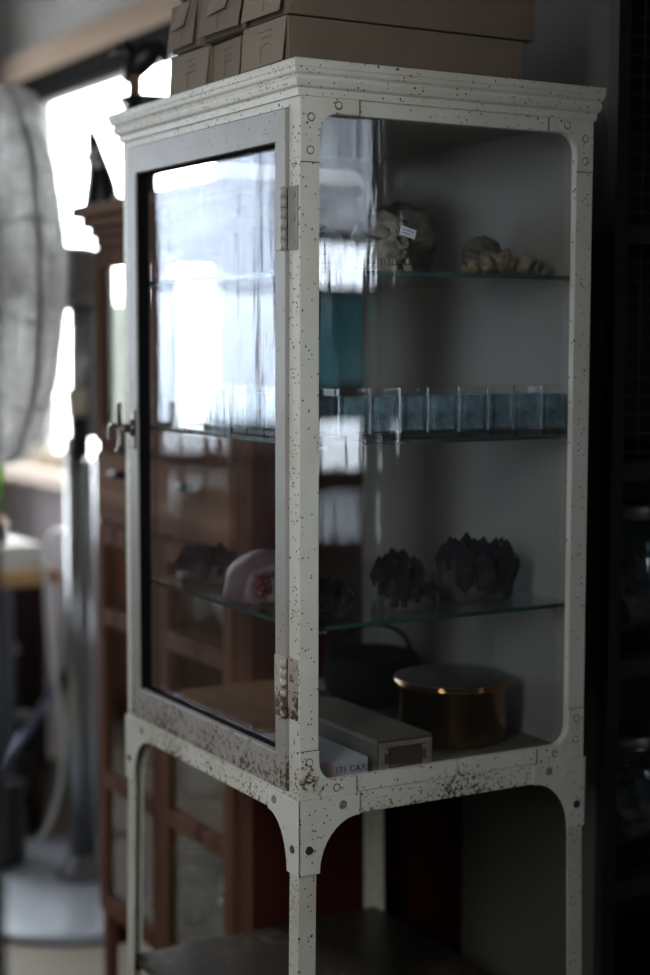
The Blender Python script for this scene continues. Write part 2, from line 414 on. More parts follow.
def ring_frame(bm, outer, inner, r, fn, t0, t1, arc=6):
    """rectangular frame with a rounded rectangular hole"""
    (u0, u1, v0, v1) = outer; (a0, a1, b0, b1) = inner
    oc = [(u0, v0), (u1, v0), (u1, v1), (u0, v1)]
    if r > 0:
        ic = [((a0+r, b0+r), PI), ((a1-r, b0+r), 1.5*PI), ((a1-r, b1-r), 0), ((a0+r, b1-r), 0.5*PI)]
        arcs = [[(c[0]+r*math.cos(s+PI/2*k/arc), c[1]+r*math.sin(s+PI/2*k/arc)) for k in range(arc+1)] for c, s in ic]
    else:
        arcs = [[(a0, b0)], [(a1, b0)], [(a1, b1)], [(a0, b1)]]
    L = []
    for t in (t0, t1):
        O = [bm.verts.new(fn(u, v, t)) for u, v in oc]
        I = [[bm.verts.new(fn(u, v, t)) for u, v in a] for a in arcs]
        L.append((O, I))
        for k in range(4):
            for j in range(len(I[k])-1): bm.faces.new((O[k], I[k][j], I[k][j+1]))
            k2 = (k+1) % 4
            bm.faces.new((O[k], I[k][-1], I[k2][0], O[k2]))
    (O, I), (O2, I2) = L
    for k in range(4):
        k2 = (k+1) % 4
        bm.faces.new((O[k], O[k2], O2[k2], O2[k]))
        fl = I[k]+[I[k2][0]]; fl2 = I2[k]+[I2[k2][0]]
        for j in range(len(fl)-1): bm.faces.new((fl[j], fl[j+1], fl2[j+1], fl2[j]))
    bmesh.ops.recalc_face_normals(bm, faces=bm.faces)

def text_mesh(name, body, size, mat, parent, matrix, extrude=0.0004):
    cu = bpy.data.curves.new(name, 'FONT'); cu.body = body; cu.size = size; cu.extrude = extrude
    cu.align_x = 'LEFT'
    t = bpy.data.objects.new(name+'_curve', cu); COL.objects.link(t); bpy.context.view_layer.update()
    me = bpy.data.meshes.new_from_object(t.evaluated_get(bpy.context.evaluated_depsgraph_get()))
    bpy.data.objects.remove(t); me.materials.clear(); me.materials.append(mat)
    o = bpy.data.objects.new(name, me); COL.objects.link(o)
    o.matrix_world = matrix; o.parent = parent
    return o

def dup(root, loc=None, rz=None, label=None, group=None, name=None, scale=None):
    r = root.copy(); COL.objects.link(r)
    if loc is not None: r.location = loc
    if rz is not None: r.rotation_euler = (0, 0, rz)
    if scale is not None: r.scale = scale
    if label: r['label'] = label
    if group: r['group'] = group
    for ch in list(root.children):
        c = ch.copy(); COL.objects.link(c); c.parent = r
        for g in list(ch.children):
            d = g.copy(); COL.objects.link(d); d.parent = c
    return r

# ================================================================ THE ROOM
XW, YF, XL, YB, XR, YA, H = 0.84, 3.55, -1.95, -2.60, 2.20, 0.46, 2.75
struct(bm_obj('floor', BX(XL-0.12, XR+0.12, YB-0.12, YF+0.12, -0.06, 0), M['floor']))
struct(bm_obj('ceiling', BX(XL-0.12, XR+0.12, YB-0.12, YF+0.12, H, H+0.06), M['ceiling']))

def wall_x(name, x0, x1, ya, yb, oy0, oy1, oz0, oz1, mat, mat_low=None):
    bm = bmesh.new()
    if oy0 is None: box(bm, x0, x1, ya, yb, 0, H)
    else:
        box(bm, x0, x1, ya, oy0, 0, H); box(bm, x0, x1, oy1, yb, 0, H)
        box(bm, x0, x1, oy0, oy1, oz1, H); box(bm, x0, x1, oy0, oy1, 0, oz0, 1 if mat_low else 0)
    return struct(bm_obj(name, bm, [mat, mat_low or mat]))
def wall_y(name, y0, y1, xa, xb, ox0, ox1, oz0, oz1, mat):
    bm = bmesh.new()
    if ox0 is None: box(bm, xa, xb, y0, y1, 0, H)
    else:
        box(bm, xa, ox0, y0, y1, 0, H); box(bm, ox1, xb, y0, y1, 0, H)
        box(bm, ox0, ox1, y0, y1, oz1, H); box(bm, ox0, ox1, y0, y1, 0, oz0)
    return struct(bm_obj(name, bm, mat))
wall_x('wall_right', XW, XW+0.12, YA, YF+0.12, 1.98, 3.43, 0.924, 2.13, M['wall'], M['wall_lav'])
bm = bmesh.new()
for a, b in ((XL-0.12, -1.92), (-1.30, -0.75), (0.40, XW)): box(bm, a, b, YF, YF+0.12, 0, H)
for a, b, c, d in ((-1.92, -1.30, 1.00, 2.32), (-0.75, 0.40, 0.75, 2.32)): box(bm, a, b, YF, YF+0.12, 0, c); box(bm, a, b, YF, YF+0.12, d, H)
struct(bm_obj('wall_far', bm, M['wall']))
wall_x('wall_left', XL-0.12, XL, 0.42, YF, None, 0, 0, 0, M['wall_dark'])
wall_x('wall_near_left', -1.32, -1.20, YB-0.12, 0.30, -1.60, -0.80, 1.05, 2.70, M['wall_dark'])
wall_y('wall_left_return', 0.30, 0.42, XL-0.12, -1.20, None, 0, 0, 0, M['wall_dark'])
wall_y('wall_back', YB-0.12, YB, -1.20, XR+0.12, 1.48, 1.76, 0.66, 2.05, M['wall_dark'])
wall_x('wall_alcove_side', XR, XR+0.12, YB, YA+0.12, None, 0, 0, 0, M['wall_dark'])
wall_y('wall_alcove', YA, YA+0.12, XW+0.12, XR, None, 0, 0, 0, M['wall_dark'])

# timber beam and black header over the right-hand window
struct(bm_obj('trim_1', BX(0.795, XW, 0.50, 3.545, 2.150, 2.235), M['trim_wood'], bevel=0.006))
struct(bm_obj('trim_2', BX(0.800, 0.838, 0.80, 3.52, 2.075, 2.150), M['black_trim']))
struct(bm_obj('trim_3', BX(0.70, 0.90, 1.42, 3.50, 0.895, 0.932), M['sill'], bevel=0.005))

def window_x(name, x, y0, y1, z0, z1, muls, mat):
    wn = struct(bm_obj(name, BX(x-0.002, x+0.002, y0, y1, z0, z1), M['window_glass']))
    bm = bmesh.new(); t = 0.03; d = 0.02
    box(bm, x-d, x+d, y0, y0+t, z0, z1); box(bm, x-d, x+d, y1-t, y1, z0, z1)
    box(bm, x-d, x+d, y0+t, y1-t, z0, z0+t); box(bm, x-d, x+d, y0+t, y1-t, z1-t, z1)
    for q in muls: box(bm, x-d, x+d, q-t/2, q+t/2, z0+t, z1-t)
    bm_obj('window_frame', bm, mat, wn)
    return wn
window_x('window_1', XW+0.09, 1.98, 3.43, 0.924, 2.13, [], M['white_trim'])
window_x('window_3', -1.26, -1.60, -0.80, 1.05, 2.70, [], M['white_trim'])
# far window
y = YF+0.06
wn = struct(bm_obj('window_2', BX(-1.92, -1.30, y-0.002, y+0.002, 1.0, 2.32), M['dimming_glass']))
bm = bmesh.new()
for a in (-1.92, -1.33): box(bm, a, a+0.03, y-0.02, y+0.02, 1.0, 2.32)
box(bm, -1.89, -1.33, y-0.02, y+0.02, 1.0, 1.03); box(bm, -1.89, -1.33, y-0.02, y+0.02, 2.29, 2.32)
box(bm, -1.89, -1.33, y-0.018, y+0.018, 1.515, 1.535)
bm_obj('window_frame', bm, M['white_trim'], wn)
wn = struct(bm_obj('window_5_added', BX(-0.75, 0.40, y-0.002, y+0.002, 0.75, 2.32), M['window_glass']))  # added window, placed to brighten the fan and its base
bm = bmesh.new()
for a in (-0.75, -0.19, 0.37): box(bm, a, a+0.03, y-0.02, y+0.02, 0.75, 2.32)
for a, b in ((-0.72, -0.19), (-0.16, 0.37)): box(bm, a, b, y-0.02, y+0.02, 0.75, 0.78); box(bm, a, b, y-0.02, y+0.02, 2.29, 2.32)
bm_obj('window_frame', bm, M['white_trim'], wn)
# sheer half curtain hung over the upper part of the far window
bm = bmesh.new(); pr = None
for i in range(121):
    x = -1.91+0.60*i/120; yy = YF-0.03+0.012*math.sin(i*0.9)
    a = bm.verts.new((x, yy, 1.55)); b = bm.verts.new((x, yy, 2.33))
    if pr: f = bm.faces.new((pr[0], a, b, pr[1])); f.smooth = True
    pr = (a, b)
o = bm_obj('curtain', bm, M['curtain']); tag(o, 'sheer pale curtain across the upper half of the far window', 'curtain')
sb = empty('reflection_sideboard', 'out-of-view brown cupboard added below the far window for the door reflection', 'reflection_sideboard')  # added out of view to give a brown reflection in the door glass
bm = bmesh.new(); box(bm, -1.93, -0.70, 3.14, 3.52, 0.08, 0.93); box(bm, -1.94, -0.68, 3.12, 3.53, 0.93, 0.96)
bm_obj('carcass', bm, M['brown'], sb, bevel=0.004)
for x0 in (-1.91, -1.50, -1.09):
    d_ = bm_obj('door', BX(x0, x0+0.37, 3.120, 3.1395, 0.12, 0.90), M['brown_h'], sb, bevel=0.003)
    bm = bmesh.new(); cyl(bm, (x0+0.33, 3.120, 0.55), (x0+0.33, 3.098, 0.55), 0.010, 0.014, 14); bm_obj('knob', bm, M['knob'], d_)
for x0 in (-1.92, -0.75):
    for y0 in (3.15, 3.46): bm_obj('foot', BX(x0, x0+0.05, y0, y0+0.05, 0, 0.0795), M['brown'], sb)
scr = empty('shade_screen', 'unseen dark screen added left of the aisle to shade the cream cabinet', 'screen')  # added out of view to block window light from the right of the cabinet
for (xa, ya, xb, yb) in ((-0.595, -0.625, -0.695, -0.900), (-0.700, -0.915, -0.800, -1.190)):
    bm = bmesh.new(); d_ = Vector((xb-xa, yb-ya, 0)); n_ = Vector((-d_.y, d_.x, 0)).normalized()*-0.012
    if n_.x > 0: n_ = -n_
    prism(bm, [(xa, ya), (xb, yb), (xb+n_.x*2, yb+n_.y*2), (xa+n_.x*2, ya+n_.y*2)], lambda u, v, t: (u, v, t), 0.0, 2.5)
    bmesh.ops.recalc_face_normals(bm, faces=bm.faces)
    bm_obj('shade_panel', bm, M['wall_dark'], scr)
for k, (x, rr, hh, lab) in enumerate(((-1.42, 0.05, 0.20, 'out-of-view dark round vessel added for the door reflection, nearest the wall pier'), (-1.60, 0.035, 0.13, 'out-of-view low dark vessel added for the door reflection, in the middle'), (-1.80, 0.045, 0.36, 'out-of-view tall dark bottle added for the door reflection, at the far end'))):
    bm = bmesh.new(); lathe(bm, [(0, 0), (rr*0.6, 0), (rr, hh*0.3), (rr*0.85, hh*0.6), (rr*0.35, hh*0.78), (rr*0.38, hh), (rr*0.3, hh), (0, hh*0.9)], seg=28)
    o = bm_obj('reflection_vase', bm, M['ornament'], loc=(x, 3.33, 0.9602)); tag(o, lab, 'reflection_vase', 'vessels added for the door reflection')  # added out of view as dark shapes reflected in the door glass
# narrow back window with panes between dark transoms
y = YB-0.06
wn = struct(bm_obj('window_4', BX(1.48, 1.76, y-0.002, y+0.002, 0.66, 2.05), M['tinted_glass']))
bm = bmesh.new()
for z0, z1 in ((0.66, 0.69), (0.855, 0.925), (1.085, 1.20), (1.475, 1.50), (1.635, 1.665), (2.03, 2.05)):
    box(bm, 1.48, 1.76, y-0.02, y+0.02, z0, z1)
for x0 in (1.48, 1.745): box(bm, x0, x0+0.015, y-0.02, y+0.02, 0.66, 2.05)
for x0 in (1.62, 1.70): box(bm, x0, x0+0.018, y-0.02, y+0.02, 1.20, 1.475)
bm_obj('window_frame', bm, M['rack'], wn)
for z0, z1, mt in ((0.69, 0.855, 'frost'), (1.20, 1.475, 'tealpane'), (1.665, 2.03, 'frost')):
    bm_obj('frosted_pane', BX(1.495, 1.745, y+0.006, y+0.010, z0, z1), M[mt], wn)

# ================================================================ WHITE MEDICAL CABINET
W, D, ZB, ZT = 0.5545, 0.4554, 0.748, 1.628
cab = empty('medical_cabinet', 'tall cream enamelled steel and glass cabinet with rusty edges, standing on legs', 'cabinet')
AF = 0.0275
# corner posts (steel angle)
def angle_post(x, y, sx, sy, z0, z1, w, t, mat, name, splay=0.0):
    poly = [(0, 0), (w, 0), (w, t), (t, t), (t, w), (0, w)]
    bm = bmesh.new()
    def fn(u, v, tt):
        k = splay*(z1-tt)/(z1-z0) if splay else 0
        return (x+sx*(u-k), y+sy*(v-k*0.6), tt)
    prism(bm, poly, fn, z0, z1)
    bmesh.ops.recalc_face_normals(bm, faces=bm.faces)
    return bm_obj(name, bm, mat, cab, bevel=0.0006)
for (x, y_, sx_, sy_) in ((0, 0, 1, 1), (D, 0, -1, 1), (0, W, 1, -1), (D, W, -1, -1)):
    angle_post(x, y_, sx_, sy_, ZB, ZT, AF, 0.002, M['enamel' if (x, y_) != (D, W) else 'enamel_shaded'], 'corner_post')  # far post takes the darkened copy of the enamel
bm_obj('top_liner', BX(0.004, D-0.006, 0.004, W-0.004, ZT-0.003, ZT-0.0015), M['enamel_shaded'], cab)
# side frames with rounded openings
for yy, sgn, nm in ((0.0004, 1, 'side_frame'), (W-0.0004, -1, 'side_frame')):
    bm = bmesh.new()
    ring_frame(bm, (AF*0.12, D-AF*0.12, ZB+0.0006, ZT-0.0002), (AF, D-0.028, 0.769, 1.608), 0.026, lambda u, v, t: (u, yy+sgn*t, v), 0, 0.010)
    bm_obj(nm, bm, M['enamel' if sgn > 0 else 'enamel_shaded'], cab)
    bm = bmesh.new(); ys = sorted((yy+sgn*0.011, yy+sgn*0.014))
    box(bm, 0.02, D-0.02, ys[0], ys[1], 0.760, 1.618)
    bm_obj('side_glass', bm, M['side_glass'], cab)
# horizontal strips between the corner plates and the L-shaped corner plates with their screws (camera side, and its twin)
def corner_plate(cx, cz, sx, sz, ax, az, yv, yn):
    """L plate: outer corner (cx,cz), arms ax along x, az along z, opening corner rounded"""
    wx, wz, r = (0.0272 if sx > 0 else 0.0272), (0.0195 if sz < 0 else 0.0205), 0.026
    pts = [(0, 0), (ax, 0), (ax, wz)]
    pts += [(wx+r+r*math.cos(a), wz+r+r*math.sin(a)) for a in [1.5*PI-PI/2*k/8 for k in range(9)]]
    pts += [(wx, az), (0, az)]
    bm = bmesh.new()
    prism(bm, pts, lambda u, v, t: (cx+sx*u, yv+t*yn, cz+sz*v), 0.0, 0.0016)
    bmesh.ops.recalc_face_normals(bm, faces=bm.faces)
    pl = bm_obj('corner_plate', bm, M['enamel'], cab, bevel=0.0005)
    bm = bmesh.new()
    xs = sorted((cx+sx*ax, cx+sx*(ax+0.0009))); zs = sorted((cz, cz+sz*wz)); ya = sorted((yv, yv+yn*0.0010))
    box(bm, xs[0], xs[1], ya[0], ya[1], zs[0], zs[1]); bm_obj('seam_dirt', bm, M['seam'], pl)
    xs = sorted((cx, cx+sx*wx)); zs = sorted((cz+sz*az, cz+sz*(az+0.0009)))
    box_ = bmesh.new(); box(box_, xs[0], xs[1], ya[0], ya[1], zs[0], zs[1]); bm_obj('seam_dirt', box_, M['seam'], pl)
    for (u, v) in ((0.013, az-0.014), (0.014, 0.026), (ax-0.03, wz*0.5)):
        bm = bmesh.new()
        p = Vector((cx+sx*u, yv+yn*0.0016, cz+sz*v))
        cyl(bm, p, p+Vector((0, yn*0.0003, 0)), 0.0054, 0.0052, 20, 1)
        cyl(bm, p+Vector((0, yn*0.0003, 0)), p+Vector((0, yn*0.0016, 0)), 0.0042, 0.0032, 16)
        bm_obj('screw', bm, [M['enamel'], M['socket']], pl)
for yv, yn in ((0.0, -1), (W, 1)):
    corner_plate(0.0008, ZT, 1, -1, 0.083, 0.080, yv, yn)
    corner_plate(D-0.0008, ZT, -1, -1, 0.075, 0.070, yv, yn)
    corner_plate(0.0008, ZB, 1, 1, 0.083, 0.062, yv, yn)
    corner_plate(D-0.0008, ZB, -1, 1, 0.080, 0.070, yv, yn)
# back, top and bottom sheets
bm_obj('back_panel', BX(D-0.004, D-0.002, 0.004, W-0.004, ZB, ZT), M['enamel_shaded'], cab)
bm_obj('bottom_panel', BX(0.020, D-0.005, 0.016, W-0.016, ZB, 0.754), M['inner_floor'], cab)
# cornice: stepped moulding lofted around the top
prof = [(0.0, -0.001), (0.0035, -0.001), (0.0042, 0.007), (0.0040, 0.008), (0.0078, 0.011), (0.0098, 0.017), (0.0100, 0.0195), (0.0085, 0.0215),
        (0.0085, 0.0235), (0.0118, 0.0265), (0.0128, 0.030), (0.0128, 0.0315), (0.0142, 0.033), (0.0142, 0.0410), (0.0128, 0.0425)]
bm = bmesh.new(); rings = []
for o_, z_ in prof:
    f_ = o_*1.9 if o_ else 0; rings.append([bm.verts.new(p) for p in ((-o_, -o_*0.9, ZT+z_), (D+o_*0.8, -o_*0.9, ZT+z_), (D+o_*0.8, W+f_, ZT+z_), (-o_, W+f_, ZT+z_))])
for A, B in zip(rings, rings[1:]):
    for k in range(4): bm.faces.new((A[k], A[(k+1) % 4], B[(k+1) % 4], B[k]))
bm.faces.new(rings[-1]); bm.faces.new(rings[0][::-1])
bm_obj('cornice', bm, M['enamel_top'], cab, bevel=0.0006)
# rail strips of the door opening (above and below door)
bm_obj('door_head_rail', BX(0.0, 0.010, AF, W-AF, 1.617, ZT), M['enamel'], cab)
bm_obj('door_sill_rail', BX(0.0, 0.010, AF, W-AF, ZB, 0.7525), M['enamel'], cab)

# door
DY0, DY1, DZ0, DZ1 = 0.0290, 0.5265, 0.7540, 1.6155
bm = bmesh.new()
ring_frame(bm, (DY0, DY1, DZ0, DZ1), (0.0560, 0.4970, 0.8000, 1.5760), 0, lambda u, v, t: (t, u, v), -0.005, 0.017)
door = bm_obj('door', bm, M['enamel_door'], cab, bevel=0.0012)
bm = bmesh.new()
box(bm, -0.002, 0.0155, 0.4945, 0.4968, 0.8002, 1.5758); box(bm, 0.002, 0.0155, 0.0562, 0.0585, 0.8002, 1.5758)
box(bm, 0.002, 0.0155, 0.0585, 0.4945, 1.5735, 1.5758); box(bm, 0.004, 0.0155, 0.0585, 0.4945, 0.8002, 0.8020)
bm_obj('glazing_strip', bm, M['black_rubber'], door)
bm_obj('door_glass', BX(0.0125, 0.0150, 0.0586, 0.4944, 0.8021, 1.5734), M['door_glass'], door)
# hinges: leaf on the door, leaf on the post, knuckles
def hinge(z0, z1, mat):
    h = bm_obj('hinge', BX(-0.0070, -0.0050, 0.0290, 0.0545, z0, z1), mat, cab, bevel=0.0004)
    bm_obj('post_leaf', BX(-0.0024, -0.0002, 0.0030, 0.0265, z0, z1), mat, h, bevel=0.0004)
    bm = bmesh.new(); n = 6
    for k in range(n):
        a = z0+(z1-z0)*k/n; b = z0+(z1-z0)*(k+1)/n-0.0012
        cyl(bm, (-0.0072, 0.0285, a), (-0.0072, 0.0285, b), 0.0044, seg=16)
    bm_obj('knuckles', bm, mat, h)
    for k in (0.14, 0.5, 0.86):
        bm = bmesh.new(); zz = z0+(z1-z0)*k
        cyl(bm, (-0.0024, 0.0120, zz), (-0.0042, 0.0120, zz), 0.0044, 0.0036, 14)
        bm_obj('screw', bm, mat, h)
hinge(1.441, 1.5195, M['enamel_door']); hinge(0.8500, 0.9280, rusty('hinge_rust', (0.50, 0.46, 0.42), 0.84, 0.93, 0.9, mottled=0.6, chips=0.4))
for zz in (1.546, 1.17, 0.99):
    bm = bmesh.new(); cyl(bm, (-0.0002, 0.0135, zz), (-0.0016, 0.0135, zz), 0.0040, 0.0033, 14)
    box(bm, -0.0020, -0.0015, 0.0102, 0.0168, zz-0.0005, zz+0.0005, 1)
    bm_obj('screw', bm, [M['enamel'], M['socket']], cab)
# latch on the far stile
lat = bm_obj('latch', BX(-0.0075, -0.0050, 0.5030, 0.5210, 1.165, 1.225), M['latch'], cab, bevel=0.001)
bm = bmesh.new(); cyl(bm, (-0.007, 0.512, 1.197), (-0.030, 0.512, 1.197), 0.0075, 0.006, 16); cyl(bm, (-0.007, 0.512, 1.197), (-0.013, 0.512, 1.197), 0.0135, 0.011, 20)
bm_obj('spindle', bm, M['latch'], lat)
bm = bmesh.new(); tube(bm, spline([(-0.026, 0.512, 1.197), (-0.030, 0.516, 1.200), (-0.033, 0.524, 1.203), (-0.033, 0.534, 1.200), (-0.033, 0.538, 1.190), (-0.033, 0.535, 1.180)], 6), 0.0030, 10)
tube(bm, spline([(-0.026, 0.512, 1.197), (-0.030, 0.508, 1.215), (-0.030, 0.508, 1.236)], 5), 0.0040, 10)
tube(bm, spline([(-0.026, 0.512, 1.197), (-0.028, 0.508, 1.180), (-0.030, 0.506, 1.162)], 5), [0.004]*9+[0.007]*2, 10)
bm_obj('lever_handle', bm, M['latch'], lat)
bm_obj('bolt', BX(0.017, 0.021, 0.385, 0.495, 1.1945, 1.2005), M['dark_metal'], lat)

# glass shelves
for z_, nm in ((1.4185, 'glass_shelf'), (1.2010, 'glass_shelf'), (0.9650, 'glass_shelf')):
    sh = bm_obj(nm, BX(0.0220, D-0.0080, 0.0190, W-0.0190, z_-0.0060, z_), M['shelf_glass'], cab)
    bm = bmesh.new()
    box(bm, 0.0215, D-0.008, 0.0183, 0.0189, z_-0.0058, z_-0.0002); box(bm, 0.0209, 0.0215, 0.0183, W-0.019, z_-0.0058, z_-0.0002)
    bm_obj('ground_edge', bm, M['shelf_edge'], sh)
    for px_, py_ in ((0.030, 0.018), (D-0.035, 0.018), (0.030, W-0.018-0.03), (D-0.035, W-0.048)):
        bm_obj('shelf_bracket', BX(px_, px_+0.020, py_, py_+0.030, z_-0.0095, z_-0.0061), M['enamel_shaded'], cab)

# under-frame: aprons, legs, gussets, low shelf
bm = bmesh.new()
box(bm, 0.02, D-0.02, -0.0008, 0.003, 0.720, ZB-0.0002); box(bm, 0.02, D-0.02, 0.0, 0.016, 0.744, ZB-0.0004)
box(bm, 0.02, D-0.02, W-0.003, W, 0.720, ZB-0.0004)
box(bm, 0.0, 0.003, 0.02, W-0.02, 0.720, ZB-0.0004); box(bm, D-0.003, D, 0.02, W-0.02, 0.720, ZB-0.0004)
bm_obj('apron', bm, M['enamel'], cab)
for (x, y_, sx_, sy_) in ((0, 0, 1, 1), (D, 0, -1, 1), (0, W, 1, -1), (D, W, -1, -1)):
    lg = angle_post(x+sx_*0.001, y_+sy_*0.001, sx_, sy_, 0.0, ZB-0.001, 0.0255, 0.003, M['enamel_leg'], 'leg', splay=0.010)
    bm = bmesh.new(); o_ = 0.0032
    def gus(leg_w, hz, arm):
        r = arm-leg_w; rz = hz-0.0285
        pts = [(-o_, 0), (arm, 0), (arm, 0.0285)]
        pts += [(leg_w+r+r*math.cos(a), 0.0285+rz+rz*math.sin(a)) for a in [1.5*PI-PI/2*k/10 for k in range(1, 11)]]
        pts += [(-o_, hz)]
        return pts
    prism(bm, gus(0.0285, 0.098, 0.088), lambda u, v, t: (x+sx_*u, y_-sy_*t, ZB-0.0005-v), 0.0004, o_)
    prism(bm, gus(0.0285, 0.098, 0.080), lambda u, v, t: (x-sx_*t, y_+sy_*u, ZB-0.0005-v), 0.0004, o_+0.0002)
    bmesh.ops.recalc_face_normals(bm, faces=bm.faces)
    gs = bm_obj('corner_bracket', bm, M['enamel_bracket'], cab, bevel=0.0006)
    for (u, v, big) in ((0.0125, 0.066, 1), (0.062, 0.013, 0)):
        for ax in (0, 1):
            bm = bmesh.new()
            p = Vector((x+sx_*u, y_-sy_*o_, ZB-v)) if ax == 0 else Vector((x-sx_*o_, y_+sy_*u, ZB-v))
            n_ = Vector((0, -sy_, 0)) if ax == 0 else Vector((-sx_, 0, 0))
            cyl(bm, p, p+n_*0.0018, 0.0058, 0.0046, 16)
            bm_obj('bolt_head', bm, M['dark_metal'] if big else M['screw'], gs)
bm = bmesh.new(); box(bm, 0.003, D-0.003, 0.003, W-0.003, 0.350, 0.361)
for a in (0, 1):
    box(bm, 0.004, D-0.004, (0.004, W-0.008)[a], (0.008, W-0.004)[a], 0.335, 0.350)
bm_obj('low_shelf', bm, M['shelf_rust_shade'], cab)

# ================================================================ KRAFT BOXES ON TOP OF THE CABINET
ZC = ZT+0.0426
def kraft_box(x0, x1, y0, y1, z0, z1, label, pale=False, flap=0.0, tilt=0.0, cut=False):
    cx, cy = (x0+x1)/2, (y0+y1)/2
    e = empty('cardboard_box', label, 'box', (cx, cy, z0), tilt, 'kraft cardboard boxes stacked on the cabinet')
    hx, hy, h = (x1-x0)/2, (y1-y0)/2, z1-z0
    mt = M['card2'] if pale else M['card']
    bm = bmesh.new(); box(bm, -hx, hx, -hy, hy, 0, h*0.99)
    bm_obj('body', bm, M['card'], e, bevel=0.0015)
    # folded end flap, leaning out at the bottom corner
    s = flap
    bm = bmesh.new(); k = random.uniform(-0.004, 0.004)
    P_ = [(-hx-0.0015, -hy*0.97, h*0.985), (-hx-0.0015, hy*0.97, h*0.985), (-hx-0.002-s, hy*0.93+k, h*0.04), (-hx-0.004-s*0.7, -hy*0.93+k, 0.003)]
    vs = [bm.verts.new(p) for p in P_]; f = bm.faces.new(vs)
    r = bmesh.ops.extrude_face_region(bm, geom=[f]); bmesh.ops.translate(bm, verts=[v for v in r['geom'] if isinstance(v, bmesh.types.BMVert)], vec=(0.0012, 0, 0))
    bmesh.ops.recalc_face_normals(bm, faces=bm.faces)
    fl = bm_obj('end_flap', bm, M['card2'] if pale else M['card3'], e)
    def fp(u, v, d=0.0008):   # point on the flap: u 0..1 across, v 0..1 down
        a = Vector(P_[0]).lerp(Vector(P_[1]), u); b = Vector(P_[3]).lerp(Vector(P_[2]), u)
        return a.lerp(b, v)+Vector((-d, 0, 0))
    bm = bmesh.new()
    for v, n_ in ((0.22, 7), (0.38, 5), (0.54, 6)):     # handwritten scribbles
        pts = [fp(0.30+0.055*i, v+random.uniform(-0.035, 0.035)) for i in range(n_)]
        tube(bm, spline(pts, 3), 0.00035, 4)
    u_ = random.uniform(0.42, 0.66); tube(bm, [fp(u_, random.uniform(0.25, 0.6)), fp(u_-0.02, 0.93)], 0.0003, 4)
    bm_obj('handwriting', bm, M['ink'], fl)
    if cut:
        bm = bmesh.new(); q = [fp(0.25, 0.02), fp(0.75, 0.02), fp(0.72, 0.62, 0.006), fp(0.30, 0.55, 0.005)]
        vs = [bm.verts.new(p) for p in q]; f = bm.faces.new(vs)
        r = bmesh.ops.extrude_face_region(bm, geom=[f]); bmesh.ops.translate(bm, verts=[v for v in r['geom'] if isinstance(v, bmesh.types.BMVert)], vec=(-0.0008, 0, 0))
        bm_obj('tongue', bm, M['card2'], fl)
    return e
kraft_box(0.000, 0.360, 0.030, 0.150, ZC, ZC+0.0585, 'long kraft box on the bottom row at the near corner of the cabinet top', True, 0.006)
kraft_box(0.008, 0.350, 0.162, 0.250, ZC, ZC+0.0560, 'middle kraft box on the bottom row, narrow front with a bent flap', False, 0.004, -0.03)
kraft_box(0.004, 0.350, 0.262, 0.385, ZC, ZC+0.0570, 'kraft box at the far left end of the bottom row', True, 0.003, 0.02)
kraft_box(0.000, 0.376, 0.028, 0.135, ZC+0.0595, ZC+0.132, 'large kraft box on the upper row above the near corner', True, 0.012, 0.0, True)
kraft_box(-0.004, 0.350, 0.145, 0.262, ZC+0.0590, ZC+0.125, 'kraft box on the second row with a torn tongue on its front', False, 0.012, 0.03, True)
kraft_box(0.000, 0.350, 0.280, 0.368, ZC+0.0590, ZC+0.125, 'leftmost kraft box on the second row with a ragged leaning flap', False, 0.010, -0.02, True)
kraft_box(0.000, 0.350, 0.150, 0.345, ZC+0.1270, ZC+0.190, 'kraft box topmost of the stack, cut off by the upper edge', False, 0.008, 0.0)

